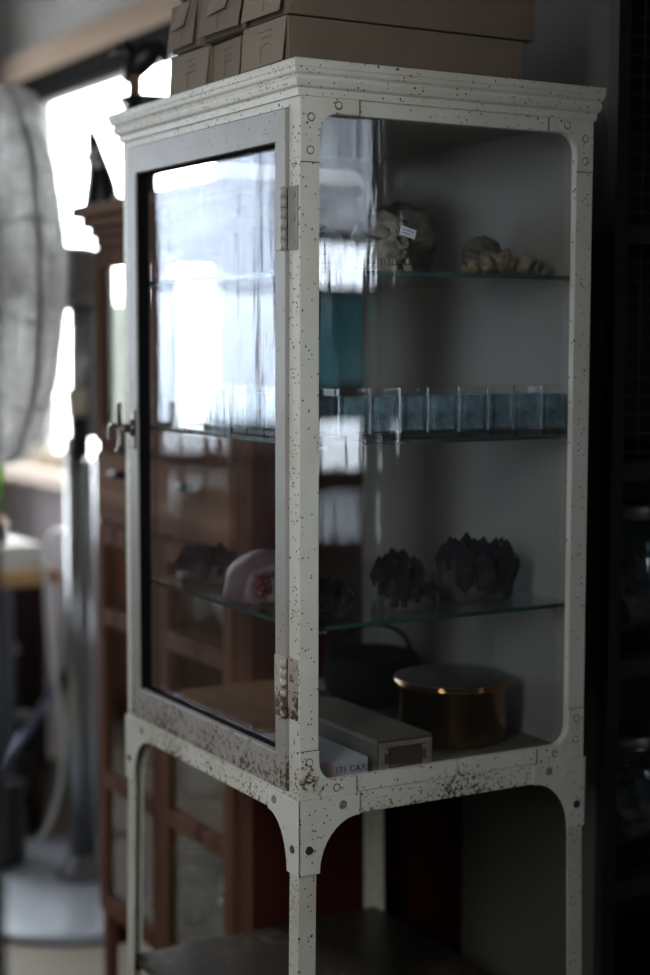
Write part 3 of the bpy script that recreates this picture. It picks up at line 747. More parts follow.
# ================================================================ THINGS ON THE SHELVES
def skull(name, label, loc, rz, L, mat, pitch=0.0, tagged=False):
    e = empty(name, label, 'skull', loc, rz, 'skulls on the top shelf')
    bm = bmesh.new(); bmesh.ops.create_uvsphere(bm, u_segments=72, v_segments=48, radius=1.0)
    for v in bm.verts:
        p = v.co.copy(); x, y_, z_ = p
        # x is the muzzle direction
        t = max(0, x)
        wy = 0.50*(1-0.52*t**0.8); wz = 0.46*(1-0.38*t**1.1)
        q = Vector((x*(0.82 if x > 0 else 0.62)+0.12*t, y_*wy, z_*wz+(-0.10*t)))
        for s in (1, -1):      # eye sockets
            d = (Vector((x, y_, z_))-Vector((0.42, 0.70*s, 0.42)).normalized()).length
            q -= Vector((0.06, 0.40*s, 0.18))*math.exp(-(d/0.27)**4)
            d = (Vector((x, y_, z_))-Vector((0.30, 0.8*s, -0.15)).normalized()).length    # cheekbone
            q += Vector((0, 0.10*s, 0))*math.exp(-(d/0.22)**2)
        d = (p-Vector((1, 0, 0.22)).normalized()).length
        q -= Vector((0.28, 0, 0.02))*math.exp(-(d/0.20)**2)           # nose opening
        if z_ < -0.3: q.z = max(q.z, -0.34)
        q += 0.05*Vector(mnoise.noise_vector(p*3))+0.03*Vector(mnoise.noise_vector(p*8))
        v.co = q*L
    bmesh.ops.rotate(bm, verts=bm.verts, matrix=Matrix.Rotation(pitch, 3, 'Y'))
    mz = min(v.co.z for v in bm.verts); up = -mz + 0.16*L
    bmesh.ops.translate(bm, verts=bm.verts, vec=(0, 0, up))
    bm_obj('cranium', bm, mat, e, smooth=True)
    bm = bmesh.new()
    for s in (1, -1):
        tube(bm, [Vector(p)*L for p in spline([(-0.25, 0.40*s, 0.42), (0.0, 0.44*s, 0.14), (0.35, 0.30*s, 0.07), (0.85, 0.10*s, 0.06)], 5)], [0.05*L]*3+[0.075*L]*9+[0.06*L]*4, 8)
    bm_obj('jaw', bm, mat, e, smooth=True)
    bm = bmesh.new()
    for s in (1, -1):
        for k in range(7):
            t = k/6; c = Vector((0.25+0.55*t, (0.30-0.19*t)*s, 0.13))*L
            cyl(bm, c, c+Vector((0, 0, 0.10*L)), 0.030*L, 0.022*L, 7)
    bm_obj('teeth', bm, mat, e)
    for s in (1, -1):
        bm = bmesh.new()
        tube(bm, [Vector(p)*L for p in spline([(-0.12, 0.47*s, 0.50), (0.15, 0.56*s, 0.44), (0.42, 0.34*s, 0.38)], 6)], 0.045*L, 8)
        bm_obj('cheek_arch', bm, mat, e, smooth=True)
    return e
ZS = 1.4188
sk = skull('animal_skull', 'pale animal skull with a white paper tag, in front on the top shelf', (0.200, 0.128, ZS), -1.75, 0.084, M['bone'])
rt = Matrix.Translation((0.189, 0.049, ZS+0.052)) @ Matrix.Rotation(0.25, 4, 'Y')
lb = bm_obj('paper_tag', BX(-0.012, 0.012, -0.0006, 0.0006, -0.006, 0.006), M['tag']); lb.matrix_world = rt
tag(lb, 'small white paper tag on the pale animal skull', 'tag')
bm = bmesh.new(); 
for k in (-1, 1): box(bm, -0.009, 0.006+0.002*k, -0.0012, -0.0007, k*0.002-0.0004, k*0.002+0.0004)
bm_obj('writing', bm, M['ink'], lb)
skull('animal_skull', 'domed animal skull behind the tagged one on the top shelf', (0.315, 0.275, ZS), -2.70, 0.112, M['bone'])
skull('animal_skull', 'low brown animal skull at the near corner of the top shelf', (0.088, 0.110, ZS), -2.5, 0.062, M['bone_dark'])
skull('animal_skull', 'small dark animal skull near the cream coral on the top shelf', (0.392, 0.165, ZS), -1.7, 0.060, M['bone_dark'])
# coral
bm = bmesh.new(); rnd = random.Random(3)
for k in range(46):
    a = Vector((rnd.uniform(-0.058, 0.058), rnd.uniform(-0.025, 0.03), 0.004)); h = 0.032*(1-abs(a.x)/0.08)*rnd.uniform(0.5, 1.1)
    b = a+Vector((rnd.uniform(-0.012, 0.012), rnd.uniform(-0.012, 0.012), h))
    tube(bm, [a, a.lerp(b, 0.5)+Vector((rnd.uniform(-0.004, 0.004), rnd.uniform(-0.004, 0.004), 0)), b], [0.0055, 0.0045, 0.0060], 8)
o = bm_obj('coral', bm, M['coral'], loc=(0.375, 0.085, ZS+0.002)); tag(o, 'cream knobbly coral lying at the right end of the top shelf', 'coral')

# acrylic display boxes on the middle shelf
ZM = 1.2013
def display_box():
    e = empty('display_box', '', 'display box')
    bm = bmesh.new(); box(bm, -0.0205, 0.0205, -0.022, 0.022, 0.004, 0.067)
    bm_obj('clear_shell', bm, M['clear'], e, bevel=0.0012)
    bm_obj('insert', BX(-0.0175, 0.0165, -0.016, 0.016, 0.010, 0.056), M['teal'], e, bevel=0.002)
    bm_obj('base', BX(-0.0215, 0.0215, -0.023, 0.023, 0.0, 0.0075), M['blackplastic'], e, bevel=0.001)
    bm_obj('edge_strip', BX(0.0172, 0.0200, -0.0228, -0.0212, 0.0080, 0.0670), M['silver'], e)
    return e
db = display_box()
row = ['first from the near corner post', 'second from the near corner post', 'third from the near corner post', 'fourth from the near corner post', 'middle one',
       'fourth from the right end', 'third from the right end', 'second from the right end', 'last at the right end']
for i, rl in enumerate(row):
    lab = 'clear acrylic box along the side glass, ' + rl
    loc = (0.052+0.0465*i, 0.050+random.uniform(-0.003, 0.003), ZM); rz = random.uniform(-0.05, 0.05)
    if i == 0: db.location = loc; db.rotation_euler = (0, 0, rz); db['label'] = lab; db['group'] = 'acrylic boxes along the side glass'
    else: dup(db, loc, rz, lab, 'acrylic boxes along the side glass')
row2 = ['nearest the hinges', 'second from the hinges', 'third from the hinges', 'fourth from the hinges', 'fifth from the hinges', 'farthest from the hinges']
for i, rl in enumerate(row2):
    dup(db, (0.066, 0.108+0.0475*i, ZM), -PI/2+random.uniform(-0.05, 0.05), 'clear acrylic box in the row behind the door glass, ' + rl, 'acrylic boxes behind the door')

# crystals on the lower shelf
ZL = 0.9652
def cluster(name, label, loc, rx, ry, h, n, seed, crown=0.0, mats=('amethyst2', 'amethyst'), size=0.010, white=False):
    rnd = random.Random(seed)
    e = empty(name, label, 'crystal cluster', loc, 0, 'amethyst clusters on the lower shelf')
    bm = bmesh.new(); bmesh.ops.create_uvsphere(bm, u_segments=36, v_segments=20, radius=1.0)
    for v in bm.verts:
        p = v.co.copy(); k = 1+0.16*mnoise.noise(p*2.2+Vector((seed, 0, 0)))+0.06*mnoise.noise(p*7)
        v.co = Vector((p.x*rx*k, p.y*ry*k, max(0, (p.z+0.35)*h*0.42*k)))
    bm_obj('rock_base', bm, M[mats[0]], e, smooth=True)
    bm = bmesh.new()
    for i in range(n):
        a = rnd.uniform(0, 2*PI); r = math.sqrt(rnd.random())*0.88
        x, y_ = rx*r*math.cos(a), ry*r*math.sin(a)
        zz = h*0.20+h*0.28*(1-r*r)
        L = h*rnd.uniform(0.36, 0.60)*(1-0.38*r*r); s = size*rnd.uniform(0.6, 1.15)
        d = Vector((x/rx*0.22+rnd.uniform(-0.1, 0.1), y_/ry*0.22+rnd.uniform(-0.1, 0.1), 1.0)).normalized(); p0 = Vector((x, y_, zz*0.6)); p1 = p0+d*L; p2 = p1+d*s*1.3
        cyl(bm, p0, p1, s*0.9, s, 6, cap=False); 
        a0 = d.orthogonal().normalized(); b0 = d.cross(a0)
        base = [bm.verts.new(p1+(a0*math.cos(t)+b0*math.sin(t))*s) for t in [2*PI*k/6 for k in range(6)]]
        tip = bm.verts.new(p2)
        for k in range(6): bm.faces.new((base[k], base[(k+1) % 6], tip))
    for f in bm.faces: f.smooth = False
    bm_obj('crystals', bm, M[mats[1]], e)
    return e
cluster('amethyst_cluster', 'largest dark amethyst cluster with a jagged crown, right end of the lower shelf', (0.345, 0.110, ZL), 0.058, 0.044, 0.098, 64, 5, size=0.013)
cluster('amethyst_cluster', 'small grey-rimmed amethyst cluster in front, middle of the lower shelf', (0.215, 0.075, ZL), 0.036, 0.026, 0.048, 34, 8, size=0.008)
cluster('amethyst_cluster', 'dark upright cluster behind the small grey-rimmed one', (0.275, 0.205, ZL), 0.034, 0.028, 0.066, 36, 11, size=0.010)
cluster('amethyst_cluster', 'black glittering cluster at the near corner of the lower shelf', (0.085, 0.085, ZL), 0.042, 0.034, 0.058, 60, 13, size=0.007)
cluster('amethyst_cluster', 'long dark cluster at the far left of the lower shelf behind the door', (0.085, 0.440, ZL), 0.042, 0.068, 0.062, 80, 17, size=0.008)
# pink geode: a half dome with a crystal-lined mouth
ge = empty('geode', 'domed pinkish geode with a dark red crystal mouth on the lower shelf behind the door', 'geode', (0.088, 0.262, ZL)); ge.scale = (1.15, 1.2, 1.2)
bm = bmesh.new(); bmesh.ops.create_uvsphere(bm, u_segments=40, v_segments=24, radius=1.0)
for v in bm.verts:
    p = v.co.copy(); k = 1+0.08*mnoise.noise(p*2)
    q = Vector((p.x*0.048*k, p.y*0.058*k, max(0, (p.z+0.25)*0.046*k)))
    d = (p-Vector((-0.35, -0.85, 0.10)).normalized()).length
    q -= Vector((-0.35, -0.85, 0)).normalized()*0.022*math.exp(-(d/0.45)**4)
    v.co = q
bm_obj('rind', bm, M['geode'], ge, smooth=True)
bm = bmesh.new(); rnd = random.Random(4)
for k in range(60):
    c = Vector((-0.013+rnd.uniform(-0.018, 0.018), -0.030+rnd.uniform(-0.008, 0.004), 0.020+rnd.uniform(-0.012, 0.014)))
    d = Vector((rnd.uniform(-0.5, 0.1), -1, rnd.uniform(-0.3, 0.5))).normalized()
    cyl(bm, c, c+d*0.010, 0.0032, 0.0006, 6)
for f in bm.faces: f.smooth = False
bm_obj('crystals', bm, M['geode_in'], ge)

# on the bottom of the cabinet
Z0 = 0.7542
pot = empty('brass_pot', 'round brass pot with a dull domed lid at the right on the cabinet floor', 'pot', (0.342, 0.160, Z0)); pot.scale = (1.05, 1.05, 1.0)
bm = bmesh.new(); lathe(bm, [(0, 0), (0.070, 0), (0.074, 0.003), (0.075, 0.010), (0.076, 0.078), (0.079, 0.081), (0.079, 0.086), (0.073, 0.087)], seg=64)
bm_obj('vessel', bm, M['brass'], pot)
bm = bmesh.new(); lathe(bm, [(0.0805, 0.0865), (0.0815, 0.089), (0.080, 0.0915), (0.068, 0.093), (0.050, 0.097), (0, 0.099)], seg=64)
bm_obj('lid', bm, M['pewter'], pot)
bm = bmesh.new(); tube(bm, [Vector((0.0800*math.cos(a), 0.0800*math.sin(a), 0.088)) for a in [2*PI*k/64 for k in range(64)]], 0.0022, 8, closed=True)
bm_obj('rim', bm, M['brass'], pot)

bx_ = empty('storage_case', 'long olive tan case with a metal-framed maroon end, beside the brass pot', 'case', (0.178, 0.160, Z0))
bm_obj('case_body', BX(-0.043, 0.043, -0.130, 0.130, 0, 0.045), M['tan'], bx_, bevel=0.002)
bm = bmesh.new()
ring_frame(bm, (-0.041, 0.041, 0.002, 0.044), (-0.034, 0.034, 0.007, 0.038), 0.004, lambda u, v, t: (u, t, v), -0.1325, -0.130)
bm_obj('end_frame', bm, M['pale_tan'], bx_)
for sx_ in (-1, 1):
    for sz_ in (0.012, 0.033): bm_obj('corner_ornament', BX(sx_*0.0305-0.0035, sx_*0.0305+0.0035, -0.1325, -0.1302, sz_-0.0035, sz_+0.0035), M['pale_tan'], bx_, bevel=0.001)
bm_obj('end_panel', BX(-0.026, 0.026, -0.1315, -0.1303, 0.009, 0.036), M['maroon'], bx_)
bm_obj('lid_board', BX(-0.0435, 0.0435, -0.1305, 0.1305, 0.0455, 0.0480), M['tan'], bx_, bevel=0.0008)

def book(label, x0, x1, y0, y1, z0, z1, txt=None):
    e = empty('book', label, 'book', ((x0+x1)/2, (y0+y1)/2, z0), 0, 'white books on the cabinet floor')
    hx, hy, h = (x1-x0)/2, (y1-y0)/2, z1-z0
    bm = bmesh.new(); box(bm, -hx, hx, -hy, hy, 0, 0.0018); box(bm, -hx, hx, -hy, hy, h-0.0018, h); box(bm, -hx, hx, -hy, -hy+0.002, 0.0018, h-0.0018)
    cv = bm_obj('cover', bm, M['bookwhite'], e)
    bm_obj('page_block', BX(-hx+0.003, hx-0.003, -hy+0.002, hy-0.003, 0.0019, h-0.0019), M['pages'], e)
    if txt:
        bm_obj('pink_label', BX(hx-0.062, hx-0.046, -hy-0.0006, -hy, 0.002, h-0.001), simple('pink_label', (0.5, 0.33, 0.33), 0.8), cv)
        text_mesh('spine_writing', txt, 0.0125, M['ink'], cv, Matrix.Translation((hx-0.050, -hy-0.0004, 0.0045)) @ Matrix.Rotation(PI/2, 4, 'X'))
    return e
book('lower white book of the pair on the cabinet floor', 0.024, 0.112, 0.032, 0.215, Z0, 0.7615)
book('upper white book of the pair with CAX written on its spine', 0.026, 0.119, 0.030, 0.205, 0.7620, 0.7835, '171 CAX')
wb = bm_obj('wooden_tray', BX(-0.085, 0.085, -0.120, 0.120, 0, 0.027), M['plywood'], loc=(0.165, 0.412, Z0), bevel=0.001)
tag(wb, 'flat plain wooden box lying on the cabinet floor behind the door glass', 'box')
dp = empty('iron_pot', 'dark round iron pot at the back of the cabinet floor', 'pot', (0.362, 0.420, Z0))
bm = bmesh.new(); lathe(bm, [(0, 0), (0.055, 0), (0.072, 0.02), (0.078, 0.05), (0.072, 0.08), (0.066, 0.082), (0.066, 0.078), (0.070, 0.05), (0, 0.012)], seg=40)
bm_obj('vessel', bm, M['ironblack'], dp)
bm = bmesh.new(); tube(bm, [(0.074*math.cos(a), 0, 0.075+0.05*math.sin(a)) for a in [PI*k/16 for k in range(17)]], 0.003, 8)
bm_obj('bail_handle', bm, M['ironblack'], dp)

# ================================================================ BROWN DISPLAY CABINET BEHIND
hx0, hx1, hy0, hy1 = 0.242, 0.700, 0.640, 1.267
hut = empty('wooden_display_cabinet', 'reddish brown wooden cabinet with glazed doors and a moulded top, behind the cream cabinet', 'cabinet')
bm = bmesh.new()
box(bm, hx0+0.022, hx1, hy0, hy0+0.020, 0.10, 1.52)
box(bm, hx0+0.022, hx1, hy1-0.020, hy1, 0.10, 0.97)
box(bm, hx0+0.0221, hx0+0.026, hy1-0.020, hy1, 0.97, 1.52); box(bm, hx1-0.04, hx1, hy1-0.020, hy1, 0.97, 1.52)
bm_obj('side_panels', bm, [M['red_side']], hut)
bm = bmesh.new()
for z_ in (0.185, 0.455, 0.785, 0.975, 1.125, 1.50): box(bm, hx0+0.022, hx1, hy0+0.020, hy1-0.020, z_-0.018, z_)
bm_obj('inner_shelves', bm, M['brown_h'], hut)
bm_obj('lower_back', BX(hx1-0.008, hx1-0.001, hy0+0.02, hy1-0.02, 0.185, 1.10), M['brown'], hut)
bm = bmesh.new()
for o_, z0_, z1_ in ((0.004, 1.512, 1.530), (0.012, 1.530, 1.548), (0.024, 1.548, 1.568), (0.040, 1.568, 1.592)):
    box(bm, hx0-o_, hx1, hy0-min(o_, 0.02), hy1+o_, z0_, z1_)
bm_obj('moulded_top', bm, M['brown_h'], hut, bevel=0.005)
# face frame
bm = bmesh.new()
ft = (hx0, hx0+0.022)
box(bm, *ft, hy0, hy0+0.028, 0.0, 1.512); box(bm, *ft, hy1-0.028, hy1, 0.0, 1.512); box(bm, *ft, 0.938, 0.968, 0.17, 1.512)
for a, b in ((hy0+0.028, 0.938), (0.968, hy1-0.028)):
    for z0_, z1_ in ((0.17, 0.20), (0.945, 0.975), (1.115, 1.135), (1.490, 1.512)): box(bm, *ft, a, b, z0_, z1_)
bm_obj('face_frame', bm, M['brown'], hut, bevel=0.002)
bm = bmesh.new(); box(bm, hx1-0.03, hx1, hy0, hy0+0.03, 0, 0.10); box(bm, hx1-0.03, hx1, hy1-0.03, hy1, 0, 0.10)
bm_obj('rear_feet', bm, M['brown'], hut)
def glazed_door(nm, y0, y1, z0, z1, rails=()):
    bm = bmesh.new()
    ring_frame(bm, (y0, y1, z0, z1), (y0+0.035, y1-0.035, z0+0.035, z1-0.035), 0, lambda u, v, t: (t, u, v), hx0-0.012, hx0+0.006)
    for r in rails: box(bm, hx0-0.012, hx0+0.006, y0+0.035, y1-0.035, r-0.016, r+0.016)
    d = bm_obj(nm, bm, M['brown'], hut, bevel=0.002)
    bm_obj('pane', BX(hx0-0.004, hx0-0.001, y0+0.034, y1-0.034, z0+0.034, z1-0.034), M['hutch_glass'], d)
    return d
for y0, y1 in ((hy0+0.012, 0.952), (0.954, hy1-0.012)):
    glazed_door('upper_door', y0, y1, 1.130, 1.505)
    glazed_door('lower_door', y0, y1, 0.180, 0.965, (0.455, 0.785))
    dr = bm_obj('drawer', BX(hx0-0.014, hx0+0.008, y0+0.004, y1-0.004, 0.980, 1.112), M['brown_h'], hut, bevel=0.003)
    bm = bmesh.new(); yc = (y0+y1)/2
    cyl(bm, (hx0-0.014, yc, 1.075), (hx0-0.030, yc, 1.075), 0.007, 0.007, 14)
    cyl(bm, (hx0-0.030, yc-0.02, 1.075), (hx0-0.030, yc+0.02, 1.075), 0.006, 0.009, 12)
    bm_obj('drawer_pull', bm, M['knob'], dr)
# glass and ceramic things inside its lower doors
def bowl(label, loc, r, h, mat='ceramic'):
    bm = bmesh.new(); lathe(bm, [(0, 0), (r*0.45, 0), (r*0.5, h*0.08), (r*0.9, h*0.6), (r, h), (r*0.95, h), (r*0.84, h*0.6), (0, h*0.12)], seg=32)
    o = bm_obj('bowl', bm, M[mat], loc=loc); tag(o, label, 'bowl', 'crockery inside the brown cabinet')
def glass_jar(label, loc, r, h, name='glass_jar', fill=True, group='jars inside the brown cabinet'):
    e = empty(name, label, 'jar', loc, 0, group)
    bm = bmesh.new(); lathe(bm, [(0, 0), (r*0.94, 0), (r, r*0.08), (r, h*0.72), (r*0.92, h*0.80), (r*0.74, h*0.86), (r*0.74, h*0.95)], seg=36)
    bm_obj('glass_body', bm, M['jar_glass'], e)
    bm = bmesh.new(); lathe(bm, [(0, h*1.0), (r*0.76, h*1.0), (r*0.79, h*0.98), (r*0.79, h*0.90), (r*0.75, h*0.895)], seg=36)
    for k in range(3): tube(bm, [(r*0.795*math.cos(a), r*0.795*math.sin(a), h*(0.91+0.028*k)) for a in [2*PI*i/36 for i in range(36)]], h*0.006, 6, closed=True)
    bm_obj('lid', bm, M['jarlid'], e)
    if fill:
        bm = bmesh.new(); bmesh.ops.create_uvsphere(bm, u_segments=28, v_segments=20, radius=1)
        for v in bm.verts:
            p = v.co.copy(); k = 1+0.30*mnoise.noise(p*3+Vector(loc))
            v.co = Vector((p.x*r*0.72*k, p.y*r*0.72*k, h*0.34+p.z*h*0.27*k))
        bm_obj('contents', bm, M['crumple'], e)
    return e
bowl('pale bowl on the middle shelf of the brown cabinet, left side', (0.36, 1.06, 0.456), 0.085, 0.085)
bowl('pale bowl on the middle shelf of the brown cabinet, right side', (0.37, 0.80, 0.456), 0.080, 0.075)
bowl('pale bowl on the upper glazed shelf of the brown cabinet, left side', (0.37, 1.10, 0.786), 0.085, 0.080)
bowl('pale dish seen through the door glass under the geode', (0.36, 0.80, 0.786), 0.095, 0.100)
glass_jar('clear glass jar at the bottom of the brown cabinet, left side', (0.34, 1.04, 0.186), 0.065, 0.19)
glass_jar('clear glass jar at the bottom of the brown cabinet, right side', (0.34, 0.80, 0.186), 0.070, 0.17)
# ornaments on its top
orn = empty('black_ornament', 'black pointed ornament with white blossoms, silhouetted against the window', 'ornament', (0.254, 1.268, 1.592))
bm = bmesh.new(); tube(bm, spline([(0, 0, 0), (0.0, 0.002, 0.05), (-0.008, 0.006, 0.10), (-0.016, 0.012, 0.150)], 4), [0.034, 0.034, 0.033, 0.031, 0.028, 0.025, 0.022, 0.019, 0.017, 0.015, 0.012, 0.009, 0.005], 7)
bm_obj('dark_spire', bm, M['ornament'], orn)
bm = bmesh.new()
for p in ((-0.030, -0.02, 0.092), (-0.018, -0.025, 0.080), (-0.024, -0.024, 0.102), (0.018, -0.030, 0.012)):
    s = bmesh.ops.create_icosphere(bm, subdivisions=2, radius=0.011); bmesh.ops.translate(bm, verts=s['verts'], vec=p)
bm_obj('blossoms', bm, M['white_bead'], orn)
orn = empty('bird_ornament', 'dark leafy ornament on a wooden post above the far end of the cream cabinet', 'ornament', (0.262, 1.075, 1.592))
bm = bmesh.new(); cyl(bm, (-0.018, 0.0, 0.0), (-0.018, 0.0, 0.26), 0.014, 0.012, 12)
bm_obj('post', bm, M['umber'], orn)
bm = bmesh.new(); lathe(bm, [(0, 0.140), (0.020, 0.140), (0.040, 0.152), (0.058, 0.185), (0.052, 0.185), (0, 0.160)], (0.005, -0.01, 0), 9)
tube(bm, spline([(-0.03, 0.02, 0.215), (-0.01, 0.0, 0.25), (0.02, -0.02, 0.275), (0.035, -0.03, 0.25)], 4), [0.004, 0.012, 0.02, 0.024, 0.026, 0.026, 0.024, 0.022, 0.02, 0.016, 0.01, 0.006, 0.003], 8)
for k in range(5):
    a = k*1.25; tube(bm, [(-0.018, 0, 0.245), (-0.018+0.03*math.cos(a), 0.03*math.sin(a), 0.28), (-0.018+0.05*math.cos(a), 0.05*math.sin(a), 0.262)], [0.004, 0.011, 0.001], 6)
bm_obj('dark_foliage', bm, M['ornament'], orn)
o = bm_obj('dark_tin', BX(-0.022, 0.022, -0.022, 0.022, 0, 0.175), M['ornament'], loc=(0.300, 1.175, 1.592), bevel=0.003)
tag(o, 'dark square tin on the brown cabinet beside the leafy ornament', 'tin')

# ================================================================ PEDESTAL FAN
fx, fy = 0.435, 1.880
fan = empty('pedestal_fan', 'large grey pedestal fan with a wire guard under a white mesh cover, by the window', 'fan', (fx, fy, 0))
bm = bmesh.new(); lathe(bm, [(0, 0), (0.385, 0), (0.388, 0.004), (0.386, 0.012), (0.370, 0.020), (0.09, 0.030), (0, 0.032)], seg=72)
bm_obj('base', bm, M['base_grey'], fan)
bm = bmesh.new(); lathe(bm, [(0.0, 0.03), (0.062, 0.03), (0.062, 0.042), (0.040, 0.050), (0.036, 0.085), (0, 0.087)], seg=32)
bm_obj('base_collar', bm, M['fan_grey'], fan)
bm = bmesh.new(); cyl(bm, (-0.004, 0, 0.05), (-0.004, 0, 1.10), 0.027, seg=28)
bm_obj('pole', bm, M['fan_pole'], fan)
bm = bmesh.new(); cyl(bm, (0.026, -0.012, 0.05), (0.026, -0.012, 1.05), 0.0105, seg=18)
bm_obj('side_tube', bm, M['fan_chrome'], fan)
bm = bmesh.new(); cyl(bm, (0.016, -0.010, 1.10), (0.016, -0.010, 1.44), 0.034, seg=24)
bm_obj('upper_pole', bm, M['fan_pole'], fan)
bm = bmesh.new(); cyl(bm, (0.0, -0.014, 1.150), (-0.0, -0.014, 1.215), 0.027, 0.032, 20)
bm_obj('ivory_collar', bm, M['ivory'], fan)
bm = bmesh.new(); cyl(bm, (-0.006, -0.03, 1.055), (-0.006, -0.03, 1.150), 0.022, 0.024, 16)
bm_obj('clamp_knob', bm, M['knob'], fan)
# head: axis points to the image left, a little toward the camera
ax = (Vector((-0.8677, 0.4972, 0))*0.93 + Vector((-0.497, -0.8677, 0))*0.37).normalized()
hz = 1.475
Q = ax.to_track_quat('Z', 'Y').to_matrix().to_4x4()
def fanpart(name, bm, mat, off, smooth=False, parent=fan):
    bm.transform(Matrix.Translation(Vector((0, 0, hz))+ax*off) @ Q); return bm_obj(name, bm, mat, parent, smooth=smooth)
bm = bmesh.new(); lathe(bm, [(0, -0.075), (0.045, -0.075), (0.066, -0.060), (0.076, -0.02), (0.076, 0.085), (0.060, 0.090), (0, 0.090)], seg=36)
mo = fanpart('motor', bm, M['fan_grey'], -0.005)
bm = bmesh.new(); lathe(bm, [(0, 0), (0.074, 0), (0.076, 0.006), (0.074, 0.012), (0, 0.012)], seg=36)
fanpart('motor_band', bm, M['wire_dark'], -0.030, parent=mo)
GO = 0.175; GR = 0.425
def guard_z(r): return 0.105*math.sqrt(max(0, 1-(r/GR)**2.6))
bm = bmesh.new()
for j in range(15):
    rr = 0.085+(GR*0.985-0.085)*(j/14)**0.85
    for sgn in (1, -1):
        tube(bm, [(rr*math.cos(a), rr*math.sin(a), sgn*guard_z(rr)) for a in [2*PI*i/64 for i in range(64)]], 0.0030, 5, closed=True)
gd = fanpart('guard', bm, M['wire'], GO)
bm = bmesh.new()
for k in range(12):
    a = 2*PI*(k+0.5)/12
    for sgn in (1, -1):
        tube(bm, [(r*math.cos(a), r*math.sin(a), sgn*(guard_z(r)+0.003)) for r in [0.06+(GR-0.06)*j/10 for j in range(11)]], 0.0036, 5)
tube(bm, [(GR*math.cos(a), GR*math.sin(a), 0) for a in [2*PI*i/72 for i in range(72)]], 0.007, 6, closed=True)
fanpart('guard_ribs', bm, M['wire_dark'], GO, parent=gd)
bm = bmesh.new(); lathe(bm, [(0, 0.108), (0.05, 0.108), (0.066, 0.100), (0.068, 0.09)], seg=32)
fanpart('guard_badge', bm, M['wire'], GO, parent=gd)
bm = bmesh.new()
for k in range(3):
    a0 = 2*PI*k/3; grid = []
    for i in range(9):
        r = 0.05+0.33*i/8; row_ = []
        for j in range(7):
            a = a0+(j/6-0.5)*(1.0-0.25*i/8); row_.append(bm.verts.new((r*math.cos(a), r*math.sin(a), (j/6-0.5)*0.09*(1-0.3*i/8))))
        grid.append(row_)
    for i in range(8):
        for j in range(6): f = bm.faces.new((grid[i][j], grid[i+1][j], grid[i+1][j+1], grid[i][j+1])); f.smooth = True
cyl(bm, (0, 0, -0.04), (0, 0, 0.05), 0.055, 0.045, 24)
fanpart('blades', bm, M['fan_grey'], GO)
# mesh cover: heavy band round the rim, thin pleated net over both faces
bm = bmesh.new(); n = 144; rows = [(0.99, -0.060), (1.015, -0.030), (1.02, 0.0), (1.015, 0.030), (0.985, 0.062), (0.93, 0.080)]
prev = None
for i in range(n+1):
    a = 2*PI*(i % n)/n; w_ = 1+0.006*math.sin(i*1.3)
    cur = [bm.verts.new((GR*k*w_*math.cos(a), GR*k*w_*math.sin(a), z_)) for k, z_ in rows]
    if prev:
        for j in range(len(rows)-1): f = bm.faces.new((prev[j], cur[j], cur[j+1], prev[j+1])); f.smooth = True
    prev = cur
cv = fanpart('mesh_cover', bm, M['net'], GO)
bm = bmesh.new(); prev = None
rows = [(0.20, 0.116), (0.45, 0.112), (0.70, 0.100), (0.93, 0.081)]
for i in range(n+1):
    a = 2*PI*(i % n)/n; w_ = 0.006*math.sin(i*PI/3)
    cur = [bm.verts.new((GR*k*math.cos(a), GR*k*math.sin(a), z_+w_)) for k, z_ in rows]
    if prev:
        for j in range(len(rows)-1): f = bm.faces.new((prev[j], cur[j], cur[j+1], prev[j+1])); f.smooth = True
    prev = cur
fanpart('pleated_front', bm, M['net2'], GO, parent=cv)

# ================================================================ SMALL TABLE IN THE FAR CORNER
tx0, tx1, ty0, ty1, tz = 0.20, 0.545, 2.300, 2.95, 0.725
tb = empty('side_table', 'small table with a yellow wooden top and slate steel legs in the far corner', 'table')
bm_obj('tabletop', BX(tx0, tx1, ty0, ty1, tz-0.042, tz), M['table_top'], tb, bevel=0.006)
for x, y_ in ((0.395, ty0+0.03), (tx0+0.03, ty0+0.03), (0.455, ty1-0.07), (tx0+0.03, ty1-0.07)):
    bm_obj('leg', BX(x-0.022, x+0.022, y_-0.022, y_+0.022, 0, tz-0.042), M['table_leg'], tb, bevel=0.002)
zc = tz
for i, (x0, x1, h_) in enumerate(((0.22, 0.520, 0.026), (0.24, 0.505, 0.022), (0.23, 0.500, 0.020))):
    o = bm_obj('magazine_stack', BX(x0, x1, 2.32, 2.62, zc, zc+h_-0.001), M['paper'], bevel=0.003)
    tag(o, ('bottom', 'middle', 'top')[i]+' thick folder of the grey paper stack on the corner table', 'folder', 'paper folders on the corner table'); zc += h_
pl = empty('potted_plant', 'small black pot with bright green leaves on the paper stack', 'plant', (0.395, 2.40, zc))
bm = bmesh.new(); lathe(bm, [(0, 0), (0.030, 0), (0.040, 0.055), (0.036, 0.055), (0.034, 0.045), (0, 0.045)], seg=28)
bm_obj('pot', bm, M['blackplastic'], pl)
bm = bmesh.new(); lathe(bm, [(0.035, 0.050), (0.030, 0.060), (0.015, 0.068), (0, 0.070)], seg=20); bm_obj('soil', bm, M['soil'], pl)
